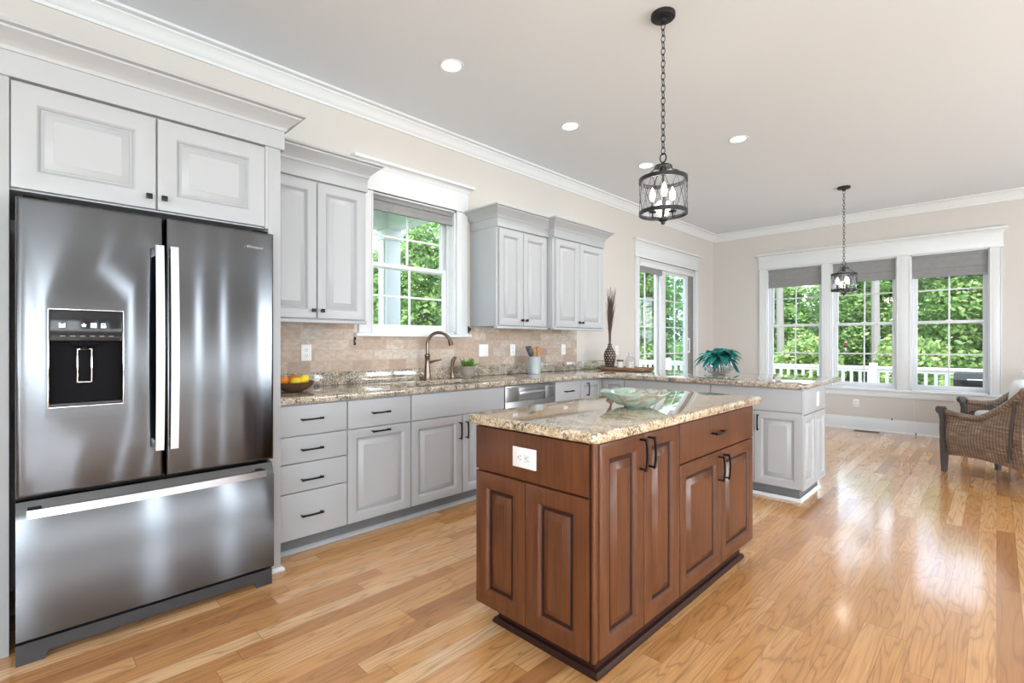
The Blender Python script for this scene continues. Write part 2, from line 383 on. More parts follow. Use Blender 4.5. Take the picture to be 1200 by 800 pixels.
def casing(name, tf, u0, u1, z0, z1, sill, mull=(), cw=.105, door=False):
    r = sroot(name, tf(u0, 0, 0))
    def bx(m, ua, ub, na, nb, za, zb, bev=.003):
        p, q = tf(ua, na, za), tf(ub, nb, zb); m.box(p.x, p.y, p.z, q.x, q.y, q.z, bev)
    for ua, ub in ((u0-cw, u0), (u1, u1+cw), *mull):
        m = M(); bx(m, ua, ub, 0, .018, z0 if not door else 0, z1)
        if ub-ua > .06: bx(m, ua, ua+.012, .018, .026, z0, z1); bx(m, ub-.012, ub, .018, .023, z0, z1)
        m.build('side_casing', TRIM, r)
    m = M(); bx(m, u0-cw-.012, u1+cw+.012, 0, .024, z1, z1+.18); bx(m, u0-cw-.02, u1+cw+.02, 0, .032, z1, z1+.018); m.build('head_frieze', TRIM, r)
    m = M(); a, b = tf(u0-cw-.012, 0, 0), tf(u1+cw+.012, 0, 0); c, d = tf(u1+cw+.012, .024, 0), tf(u0-cw-.012, .024, 0)
    path = [a, d, c, b] if tf is LT else [a, d, c, b]
    pr = [(0, z1+.175), (.006, z1+.175), (.012, z1+.19), (.03, z1+.212), (.042, z1+.216), (.042, z1+.238), (-.02, z1+.238)]
    if tf is FT: pass
    m.sweep([(p.x, p.y) for p in path], pr); m.build('head_cap', TRIM, r)
    if sill:
        m = M(); bx(m, u0-cw-.03, u1+cw+.03, 0, .05, z0-.028, z0, .006); m.build('sill', TRIM, r)
        if sill == 2: m = M(); bx(m, u0-cw, u1+cw, 0, .018, z0-.11, z0-.028); m.build('apron', TRIM, r)
    return r
def window(name, tf, hole, rec=.095, cols=2):
    u0, u1, z0, z1 = hole; zm = (z0+z1)/2+.005; r = sroot(name, tf(u0, -rec, z0))
    def bx(m, ua, ub, na, nb, za, zb, bev=.002):
        p, q = tf(ua, na, za), tf(ub, nb, zb); m.box(p.x, p.y, p.z, q.x, q.y, q.z, bev)
    m = M(); t = .014
    for a in ((u0, u0+t, z0, z1), (u1-t, u1, z0, z1), (u0, u1, z1-t, z1), (u0, u1, z0, z0+t)): bx(m, a[0], a[1], -.145, -.002, a[2], a[3], 0)
    for a in ((u0+t, u0+t+.02), (u1-t-.02, u1-t)): bx(m, *a, -rec+.002, -rec+.022, z0+t, z1-t)
    m.build('jamb', TRIM, r)
    for nm, za, zb, n0 in (('upper_sash', zm-.02, z1-t, -rec-.035), ('lower_sash', z0+t, zm+.02, -rec)):
        m = M(); ua, ub = u0+t, u1-t; fw = .05; bot = .06 if nm == 'lower_sash' else .035; top = .035 if nm == 'lower_sash' else .05
        for a in ((ua, ua+fw, za, zb), (ub-fw, ub, za, zb), (ua+fw, ub-fw, za, za+bot), (ua+fw, ub-fw, zb-top, zb)): bx(m, a[0], a[1], n0-.03, n0, a[2], a[3])
        gm = (za+bot+zb-top)/2
        bx(m, ua+fw, ub-fw, n0-.02, n0-.008, gm-.009, gm+.009)
        for k in range(1, cols):
            uu = ua+fw+(ub-ua-2*fw)*k/cols; bx(m, uu-.009, uu+.009, n0-.0205, n0-.0075, za+bot, zb-top)
        sash = m.build(nm, TRIM, r)
        m = M(); bx(m, ua+fw-.004, ub-fw+.004, n0-.017, n0-.013, za+bot-.004, zb-top+.004, 0); m.build('pane', GLASS, sash)
    m = M(); uu = (u0+u1)/2; bx(m, uu-.03, uu+.03, -rec-.002, -rec+.012, zm+.018, zm+.03); m.build('sash_lock', PLATE if tf is FT else BRONZE, r)
    return r
casing('trim_2', LT, KW[0], KW[1], KW[2], KW[3], 1, cw=.12); window('window_1', LT, KW)
casing('trim_3', FT, FWN[0][0], FWN[2][1], .59, 2.39, 2, mull=((-1.84, -1.725), (-.963, -.82)))
for k, h in enumerate(FWN): window('window_%d' % (k+2), FT, h)
for k, h in enumerate(RWN): window('window_%d' % (k+5), RT, h, cols=1 if h[1]-h[0] < .5 else 2)
for k, h in enumerate(BWN): window('window_%d' % (k+11), BT, h)
casing('trim_4', LT, SD[0], SD[1], 0, SD[3], 0, cw=.10, door=True)
def sliding_door():
    r = sroot('door_1', (W, SD[0], 0)); u0, u1, z1 = SD[0], SD[1], SD[3]
    m = M(); t = .03
    for a in ((u0, u0+t, 0, z1), (u1-t, u1, 0, z1), (u0, u1, z1-t, z1), (u0, u1, 0, .03)): m.box(W-.145, a[0], a[2], W-.002, a[1], a[3], .002)
    m.build('door_frame', TRIM, r)
    for ua, ub, x, gl in ((u0+.03, 6.72, W-.125, GLASS), (6.62, 7.53, W-.075, TINTGL)):
        m = M(); st = .135 if x < W-.1 else .12; z0, zt = .03, z1-.03
        ga, gb = ua+(.03 if x < W-.1 else .15), ub-st
        for a in ((ua, ga, z0, zt), (gb, ub, z0, zt), (ga, gb, z0, .28), (ga, gb, 2.24, zt)): m.box(x, a[0], a[2], x+.04, a[1], a[3], .003)
        for k in range(1, 5): zz = .28+(2.24-.28)*k/5; m.box(x+.012, ga, zz-.008, x+.028, gb, zz+.008, .002)
        uu = (ga+gb)/2; m.box(x+.0115, uu-.008, .28, x+.0285, uu+.008, 2.24, .002)
        pn = m.build('door_panel', TRIM, r)
        M().box(x+.018, ga-.004, .276, x+.022, gb+.004, 2.244).build('pane', gl, pn)
        if x > W-.1:
            M().box(x+.04, ub-.075, 1.05, x+.055, ub-.045, 1.32, .005).box(x+.055, ub-.068, 1.07, x+.085, ub-.052, 1.10, .004).box(x+.055, ub-.068, 1.27, x+.085, ub-.052, 1.30, .004).box(x+.075, ub-.068, 1.07, x+.088, ub-.052, 1.30, .004).build('handle', PLATE, pn)
sliding_door()
# backsplash tile on the left wall
struct(M().box(W, 1.012, 1.0, W+.010, 1.80, 1.372).box(W, 1.80, 1.0, W+.010, 2.931, 1.272).box(W, 2.931, 1.0, W+.010, 4.55, 1.372), 'trim_5', TILE)

# ------------------------------------------------------------------ window shades
def shade(tf, hole, drop, label, cords=(), n=-.05, dep=.035):
    u0, u1, z0, z1 = hole; r = thing('window_shade', label, 'window shade', tf((u0+u1)/2, n, z1-drop), 'grey shades at the windows')
    def bx(m, ua, ub, na, nb, za, zb, bev=.002):
        p, q = tf(ua, na, za), tf(ub, nb, zb); m.box(p.x, p.y, p.z, q.x, q.y, q.z, bev)
    m = M(); bx(m, u0+.016, u1-.016, n, n+dep, z1-.05, z1-.015); m.build('head_rail', SHADE, r)
    m = M(); k = max(2, int((drop-.05)/.018)); prof = []
    if drop > .2: k = 0; prof = [(n+dep/2+.004, z1-.05), (n+dep/2+.004, z1-drop*.66), (n+dep/2+.013, z1-drop*.70), (n+dep/2+.006, z1-drop)]
    for i in range(k+1) if k else ():
        zz = z1-.05-(drop-.05)*i/k; prof.append((n+dep/2+(.010 if i % 2 else .003), zz))
    L = prof+[(d-.008 if not k else n+dep/2-(.010 if i % 2 else .003), z) for i, (d, z) in list(enumerate(prof))[::-1]]
    a = [tf(u0+.02, d, z) for d, z in L]; b = [tf(u1-.02, d, z) for d, z in L]; m.loft([a, b]); m.build('pleated_fabric', SHADE, r)
    m = M(); bx(m, u0+.018, u1-.018, n+.004, n+dep-.004, z1-drop-.014, z1-drop+.006); m.build('bottom_rail', SHADE, r)
    for pts in cords:
        m = M(); P = [tf(*p) for p in pts]; m.tube(P, .0014, 5); c = m.build('pull_cord', PLATE if False else TRIM, r)
        e = P[-1]; M().lathe([(.003, 0), (.007, .006), (.008, .02), (.004, .028)], (e.x, e.y, e.z-.012), 10).build('cord_weight', IRON, c)
    return r
shade(LT, KW, .115, 'grey pleated shade drawn up at the top of the kitchen window over the sink', [[(2.755, -.03, 2.3), (2.80, .02, 1.95), (2.925, .03, 1.345)]])
shade(FT, FWN[0], .285, 'grey pleated shade on the left of the three far windows', [[(-1.87, -.03, 2.1), (-1.87, -.03, .62)]])
shade(FT, FWN[1], .285, 'grey pleated shade on the middle far window, behind the far pendant', [[(-.99, -.02, 2.1), (-.995, .02, .62), (-1.009, .06, .58), (-1.009, .06, .19)]])
shade(FT, FWN[2], .30, 'grey pleated shade on the right of the three far windows', [[(-.79, -.02, 2.1), (-.792, .055, .60), (-.775, .06, .3), (-.757, .06, .02)]])
def door_shade():
    r = thing('vertical_shade', 'grey vertical shade stacked at the right side of the sliding glass door', 'window shade', (W-.03, 7.58, .0))
    M().box(W-.032, SD[0]+.031, 2.275, W+.012, SD[1]-.031, 2.345, .006).build('valance', TRIM, r)
    m = M(); k = 12; a = []
    for i in range(k+1): a.append((W-.028+(.03 if i % 2 else 0), 7.505+.12*i/k))
    L = a+[(x-.006, y+.0005) for x, y in a[::-1]]
    m.loft([[Vector((x, y, .04)) for x, y in L], [Vector((x, y, 2.275)) for x, y in L]]); m.build('stacked_fabric', SHADE, r)
    M().box(W-.03, SD[0]+.032, 2.20, W-.01, 6.62, 2.274, .003).build('upper_fabric_band', SHADE, r)
door_shade()

# ------------------------------------------------------------------ cabinet helpers
def front(m, o, a, w, h, n, raised=True, t=.02, s=.056):
    """door or drawer front: o lower corner on the carcass face, a = direction of its width, n = outward normal"""
    o, a, n, z = Vector(o), Vector(a), Vector(n), Vector((0, 0, 1))
    def R(d, e): return [o+a*d+z*d+n*e, o+a*(w-d)+z*d+n*e, o+a*(w-d)+z*(h-d)+n*e, o+a*d+z*(h-d)+n*e]
    L = [(0, 0), (0, t-.004), (.0015, t-.001), (.005, t)]
    if raised:
        s = min(s, w*.24); L += [(s-.004, t), (s, t-.002), (s+.007, t-.012), (s+.010, t-.0155), (s+.020, t-.0155), (s+.022, t-.0135), (s+.047, t-.003), (s+.0485, t-.001)]
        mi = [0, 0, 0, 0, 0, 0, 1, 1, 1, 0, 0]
    else: mi = [0]*3
    rings = [R(d, e) for d, e in L]
    m.loft(rings, True, True, True, mi); return m
def knob(parent, p, n):
    p, n = Vector(p), Vector(n); m = M(); m.cyl(p, p+n*.018, .006, n=10)
    q = p+n*.023; e = .0115; x = abs(n.x) > .5
    m.box(q.x-(.006 if x else e), q.y-(e if x else .006), q.z-e, q.x+(.006 if x else e), q.y+(e if x else .006), q.z+e, .002)
    return m.build('knob', BLACK, parent)
def pull(parent, c, d, n, L=.115, out=.03, name='handle', mt=None):
    c, d, n = Vector(c), Vector(d).normalized(), Vector(n); s = d.cross(n); m = M()
    for k in (-1, 1): m.cyl(c+d*(k*L/2), c+d*(k*L/2)+n*(out-.003), .0048, .004, n=8)
    pts = []; N = 8
    for i in range(N+1):
        t = i/N*2-1; p = c+d*(t*(L/2+.006))+n*(out-.004+.006*(1-t*t)); w = .0045+.002*(abs(t)**3); pts.append([p+s*w+n*.004, p-s*w+n*.004, p-s*w-n*.003, p+s*w-n*.003])
    m.loft(pts); return m.build(name, mt or BLACK, parent)
X, Y, Z = Vector((1, 0, 0)), Vector((0, 1, 0)), Vector((0, 0, 1))
CR = lambda z, k=1.0: [(0, z), (.006, z), (.010, z+.012*k), (.012, z+.018*k), (.030, z+.036*k), (.056, z+.060*k), (.064, z+.066*k), (.066, z+.074*k), (.082, z+.080*k), (.082, z+.092*k), (0, z+.092*k)]

def upper_cabinet(label, y0, y1, xf, z0, zt, doors, friz, left=True, right=True, wside=False):
    r = thing('wall_cabinet', label, 'cabinet', (W+.1, (y0+y1)/2, z0), 'grey wall cabinets')
    M().box(WC, y0, z0, xf-.02, y1, zt+.01, .002).build('carcass', CAB, r)
    m = M(); m.box(xf-.05, y0-.0, z0-.022, xf-.004, y1, z0-.0005, .003); m.build('light_rail', CAB, r)
    ya = y0-.004 if left else y0
    M().box(WC, ya, zt+.01, xf+.004, y1+.004, friz, .002).build('frieze', CAB, r)
    p = [(WC, ya), (xf+.004, ya), (xf+.004, y1+.004), (WC, y1+.004)][0 if left else 1:]
    M().sweep(p, CR(friz-.008)).build('crown_molding', CAB, r)
    n = len(doors)
    for i, (a, b) in enumerate(doors):
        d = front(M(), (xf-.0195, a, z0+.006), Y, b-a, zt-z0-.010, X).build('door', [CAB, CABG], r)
        yk = b-.026 if i % 2 == 0 else a+.026
        knob(d, (xf-.0005, yk, z0+.055), X)
    return r
# tall surround over the refrigerator
def fridge_surround():
    r = thing('refrigerator_cabinet', 'tall grey cabinet surround with two raised panel doors over the steel refrigerator', 'cabinet', (-3.1, .47, 0))
    xf = -2.74
    M().box(WC, -.45, 0, xf, -.012, 2.27, .002).build('side_panel', CAB, r)
    M().box(WC, .945, 0, xf, 1.008, 2.27, .002).build('side_panel', CAB, r)
    M().box(WC, -.012, 1.825, xf-.022, .945, 2.27, 0).build('carcass', CAB, r)
    M().box(xf-.021, .929, 1.825, xf-.001, .945, 2.262, 0).build('stile', CAB, r)
    M().prism([Vector((a, b, 2.258)) for a, b in ((WC, -.46), (xf+.012, -.46), (xf+.012, 1.024), (-2.985, 1.024), (-2.985, 1.007), (WC, 1.007))], (0, 0, .107)).build('frieze', CAB, r)
    M().sweep([(xf+.012, -.46), (xf+.012, 1.024), (-2.985, 1.024)], CR(2.355, .95)).build('crown_molding', CAB, r)
    m = M(); m.sweep([(xf-.005, .94), (xf, .94), (xf, 1.008), (-2.80, 1.008)], [(0, 0), (.016, 0), (.016, .012), (.008, .022), (0, .022)]); m.build('shoe_molding', TRIM, r)
    for a, b, k in ((-.008, .458, .43), (.464, .928, .487)):
        d = front(M(), (xf-.0205, a, 1.832), Y, b-a, .418, X, s=.075).build('door', [CAB, CABG], r); knob(d, (xf-.0005, k, 1.884), X)
fridge_surround()
upper_cabinet('grey two door wall cabinet beside the refrigerator, left of the kitchen window', 1.012, 1.705, -3.08, 1.372, 2.245, [(1.03, 1.354), (1.360, 1.690)], 2.355, left=False)
upper_cabinet('grey two door wall cabinet just right of the kitchen window', 2.945, 3.622, -3.08, 1.372, 2.228, [(2.968, 3.272), (3.278, 3.602)], 2.325)
upper_cabinet('deeper grey two door wall cabinet nearest the sliding door', 3.6265, 4.463, -3.01, 1.372, 2.228, [(3.655, 4.035), (4.041, 4.445)], 2.325)

# ------------------------------------------------------------------ base cabinets
XF, YF, ZC = -2.84, 4.18, .875
def shoe(m, path): m.sweep(path, [(0, 0), (.018, 0), (.018, .008), (.012, .018), (0, .024)])
def base_cab(name, label, cat, y0, y1):
    r = thing(name, label, cat, (W+.3, (y0+y1)/2, 0), 'grey base cabinets along the left wall')
    M().box(WC, y0, .10, XF-.0205, y1, ZC, .001).build('carcass', CAB, r)
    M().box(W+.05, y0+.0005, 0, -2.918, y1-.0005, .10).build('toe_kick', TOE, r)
    m = M(); shoe(m, [(-2.918, y0+.0005), (-2.918, y1-.0005)]); m.build('shoe_molding', CAB, r)
    return r
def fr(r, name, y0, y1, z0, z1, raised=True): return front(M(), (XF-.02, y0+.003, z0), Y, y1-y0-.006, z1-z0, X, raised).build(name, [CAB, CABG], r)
r = base_cab('drawer_cabinet', 'grey base cabinet with a stack of four plain drawers beside the refrigerator', 'cabinet', 1.0125, 1.441)
for a, b, c in ((.692, .865, .783), (.537, .686, .610), (.371, .531, .438), (.105, .365, .232)):
    d = fr(r, 'drawer', 1.034, 1.441, a, b, False); pull(d, (XF, 1.217, c), Y, X)
r = base_cab('pull_out_cabinet', 'grey base cabinet with one drawer over a single panel pull-out door', 'cabinet', 1.4415, 1.9035)
d = fr(r, 'drawer', 1.4425, 1.902, .690, .865, False); pull(d, (XF, 1.665, .777), Y, X)
d = fr(r, 'door', 1.4425, 1.902, .105, .684); pull(d, (XF, 1.665, .660), Y, X)
r = base_cab('sink_cabinet', 'wide grey sink base cabinet with a false front over two panel doors', 'cabinet', 1.904, 2.7965)
fr(r, 'false_front', 1.905, 2.795, .690, .865, False)
d = fr(r, 'door', 1.905, 2.352, .105, .684); pull(d, (XF, 2.322, .573), Z, X)
d = fr(r, 'door', 2.356, 2.795, .105, .684); pull(d, (XF, 2.386, .573), Z, X)
def dishwasher():
    r = thing('dishwasher', 'stainless steel dishwasher under the countertop between the sink cabinet and small drawer', 'dishwasher', (-3.1, 3.12, 0))
    y0, y1 = 2.80, 3.432; M().box(W+.03, y0, .10, XF-.03, y1, .868).build('tub_body', DKSTEEL, r)
    m = M(); x = XF-.0295
    m.box(x, y0+.006, .13, XF-.002, y1-.006, .735, .003).box(x, y0+.006, .735, XF-.004, y0+.165, .848, .001).box(x, y1-.125, .735, XF-.004, y1-.006, .848, .001)
    m.box(x, y0+.165, .812, XF-.004, y1-.125, .848, .001).box(x, y0+.165, .735, x+.004, y1-.125, .812)
    d = m.build('door', DWST, r)
    M().box(XF-.018, y0+.17, .79, XF+.004, y1-.13, .813, .004).build('handle', STEELB, d)
    M().box(x, y0+.006, .8485, XF-.006, y1-.006, .867, .002).build('control_strip', DWST, d)
    m = M()
    for k in range(3): m.box(XF-.004, y1-.085+.022*k, .822, XF-.0025, y1-.073+.022*k, .830)
    m.build('indicator', SLOT, d)
    M().box(W+.05, y0, 0, -2.918, y1, .099).build('toe_kick', BLKPL, r)
dishwasher()
r = base_cab('small_drawer_cabinet', 'narrow grey base cabinet with a drawer between the dishwasher and the corner', 'cabinet', 3.4355, 3.8165)
d = fr(r, 'drawer', 3.4385, 3.814, .690, .865, False); pull(d, (XF, 3.625, .775), Y, X)
d = fr(r, 'door', 3.4385, 3.814, .105, .684); pull(d, (XF, 3.47, .60), Z, X)
def corner_cab():
    r = thing('corner_cabinet', 'grey corner base cabinet with two doors meeting in the inner corner of the counter', 'cabinet', (W+.3, 4.4, 0))
    m = M(); P = [(WC, 3.817), (XF-.0205, 3.817), (XF-.0205, YF+.0205), (-2.586, YF+.0205), (-2.586, 4.82), (WC, 4.82)]
    m.prism([Vector((x, y, .10)) for x, y in P], (0, 0, ZC-.10)); m.build('carcass', CAB, r)
    m = M(); P = [(W+.05, 3.8175), (-2.918, 3.8175), (-2.918, YF+.078), (-2.5865, YF+.078), (-2.5865, 4.8), (W+.05, 4.8)]
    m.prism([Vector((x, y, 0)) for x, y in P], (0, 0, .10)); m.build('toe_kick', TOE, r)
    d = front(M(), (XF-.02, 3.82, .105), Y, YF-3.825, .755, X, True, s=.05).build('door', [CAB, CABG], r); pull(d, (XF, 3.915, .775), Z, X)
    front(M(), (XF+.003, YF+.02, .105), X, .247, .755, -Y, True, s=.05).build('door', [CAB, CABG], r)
corner_cab()
def pen_cab(name, label, x0, x1, last):
    r = thing(name, label, 'cabinet', ((x0+x1)/2, 4.5, 0), 'grey peninsula cabinets')
    xe = x1 if not last else -1.052
    M().box(x0, YF+.0205, .10, xe, 4.82, ZC, .001).build('carcass', CAB, r)
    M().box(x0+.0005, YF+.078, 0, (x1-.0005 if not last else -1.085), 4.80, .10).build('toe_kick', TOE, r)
    m = M(); shoe(m, [(x0+.0005, YF+.078), (x1-.0005, YF+.078)] if not last else [(x0+.0005, YF+.06), (-1.078, YF+.06), (-1.078, 4.80)]); m.build('shoe_molding', TRIM if last else CAB, r)
    w = x1-x0; xr = x1 if not last else -1.044
    d = front(M(), (x0+.003, YF+.02, .690), X, xr-x0-.006, .175, -Y, False).build('drawer', [CAB, CABG], r)
    if last: pull(d, (-1.39, YF, .778), X, -Y)
    mid = (x0+xr)/2+.002
    for a, b, k in ((x0+.003, mid-.002, mid-.035), (mid+.002, xr-.003, mid+.035)):
        d = front(M(), (a, YF+.02, .105), X, b-a, .579, -Y).build('door', [CAB, CABG], r); pull(d, (k, YF, .59), Z, -Y)
    if last:
        M().box(-1.042, YF+.0, .10, -1.0525, YF+.0205, ZC-.0005, .001).build('corner_stile', CAB, r)
        e = front(M(), (-1.0515, YF+.004, .676), Y, .634, .196, X, False).build('end_panel', [CAB, CABG], r)
        for a, b in ((YF+.004, 4.498), (4.503, 4.818)): front(M(), (-1.0515, a, .105), Y, b-a, .565, X, True, s=.05).build('end_door_panel', [CAB, CABG], r)
    return r
pen_cab('peninsula_cabinet', 'long grey peninsula base cabinet behind the island, next to the corner', -2.5855, -1.742, False)
pen_cab('peninsula_end_cabinet', 'grey cabinet at the free end of the peninsula with raised panels on its side', -1.7415, -1.04, True)

# ------------------------------------------------------------------ worktop with sink opening
def slab(poly, holes, z0, z1, bev):
    b = bmesh.new(); es = []
    def loop(p):
        v = [b.verts.new((x, y, z1)) for x, y in p]
        for i in range(len(v)): es.append(b.edges.new((v[i], v[(i+1) % len(v)])))
    loop(poly)
    for h in holes: loop(h)
    bmesh.ops.triangle_fill(b, edges=es, use_beauty=True, use_dissolve=False)
    bmesh.ops.recalc_face_normals(b, faces=b.faces[:])
    q = bmesh.ops.extrude_face_region(b, geom=b.faces[:])
    bmesh.ops.translate(b, verts=[v for v in q['geom'] if isinstance(v, bmesh.types.BMVert)], vec=(0, 0, z0-z1))
    bmesh.ops.recalc_face_normals(b, faces=b.faces[:])
    rim = [e for e in b.edges if len(e.link_faces) == 2 and abs(e.verts[0].co.z-e.verts[1].co.z) < 1e-6 and e.calc_face_angle(0) > 1]
    bmesh.ops.bevel(b, geom=rim, offset=bev, segments=4, affect='EDGES', profile=.5)
    m = M(); m.b.free(); m.b = b; return m
def rrect(x0, y0, x1, y1, r, n=5):
    P = []
    for cx, cy, a in ((x1-r, y1-r, 0), (x0+r, y1-r, 90), (x0+r, y0+r, 180), (x1-r, y0+r, 270)):
        for i in range(n+1): t = math.radians(a+90*i/n); P.append((cx+r*math.cos(t), cy+r*math.sin(t)))
    return P
CE, PE = -2.805, 4.145
arc = [(CE+.17-.17*math.cos(t), PE-.17+.17*math.sin(t)) for t in [math.radians(90*i/6) for i in range(7)]]
rt = thing('countertop', 'L-shaped polished granite countertop over the grey base cabinets and peninsula', 'countertop', (-2.9, 3.0, ZC))
SK = (-3.285, 2.00, -2.895, 2.72)
poly = [(W+.001, 1.0095), (CE, 1.0095)]+arc+[(-1.06, PE), (-1.035, PE+.02), (-1.0, PE+.05), (-1.0, 5.26), (-1.04, 5.30), (W+.001, 5.30)]
slab(poly, [rrect(*SK, .07)], ZC, .915, .012).build('slab', GRANG, rt)
M().box(W+.001, 1.0095, .9152, W+.021, 5.30, 1.012, .003).build('upstand', GRANG, rt)
M().box(W+.022, 1.0095, .9152, -2.88, 1.029, 1.012, .003).build('side_upstand', GRANG, rt)
def sink():
    r = thing('sink', 'undermount kitchen sink set in the granite counter below the window', 'sink', (-3.1, 2.36, .68))
    x0, y0, x1, y1 = SK; m = M(); rr = lambda d, z: [Vector((x, y, z)) for x, y in rrect(x0+d, y0+d, x1-d, y1-d, max(.02, .07-d*.3))]
    m.loft([rr(-.02, .8745), rr(.003, .8745), rr(.006, .72), rr(.03, .69), rr(.03, .684), rr(-.004, .71), rr(-.02, .86)], False, False)
    m.face(m.ring(rr(.03, .69))); m.build('basin', mat('sink_composite', (.10, .075, .06), .35), r)
    M().lathe([(.045, 0), (.045, .004), (.03, .006), (.02, .002)], (-3.1, 2.36, .6905), 20).build('drain', BRONZE, r)
sink()
def faucet():
    x, y = -3.355, 2.405; r = thing('faucet', 'bronze gooseneck kitchen faucet behind the sink', 'faucet', (x, y, .9155))
    M().lathe([(.034, 0), (.034, .006), (.028, .012), (.026, .05), (.021, .14), (.021, .19), (.024, .195), (.024, .205), (.018, .212), (.015, .22)], (x, y, .9155), 24).build('body', BRONZE, r)
    R = .098; dx, dy = .80, .60; L = [(x, y, 1.135), (x, y, 1.21)]
    for i in range(1, 17):
        t = PI*i/16*.93; L.append((x+dx*R*(1-math.cos(t)), y+dy*R*(1-math.cos(t)), 1.21+R*math.sin(t)))
    sp = M().tube(L, .0135, 14).build('spout', BRONZE, r)
    e = Vector(L[-1]); d = (e-Vector(L[-2])).normalized()
    M().cyl(e-d*.02, e+d*.03, .016, .021, 16).build('spray_head', BRONZE, sp)
    M().cyl((x, y+.015, 1.065), (x, y+.045, 1.065), .012, n=12).tube([(x+.0, y+.045, 1.065), (x+.01, y+.075, 1.072), (x+.015, y+.13, 1.08)], [.012, .009, .006], 10).build('lever', BRONZE, r)
    r = thing('soap_dispenser', 'small bronze side sprayer standing right of the faucet', 'sprayer', (x+.015, 2.655, .9155))
    x, y = x+.015, 2.655
    M().lathe([(.024, 0), (.024, .006), (.017, .014), (.014, .05), (.012, .06)], (x, y, .9155), 18).build('base', BRONZE, r)
    M().tube([(x, y, .97), (x, y, 1.03), (x+.004, y+.002, 1.07), (x+.018, y+.012, 1.095), (x+.03, y+.02, 1.09)], [.012, .015, .017, .014, .012], 12).build('spray_handle', BRONZE, r)
faucet()

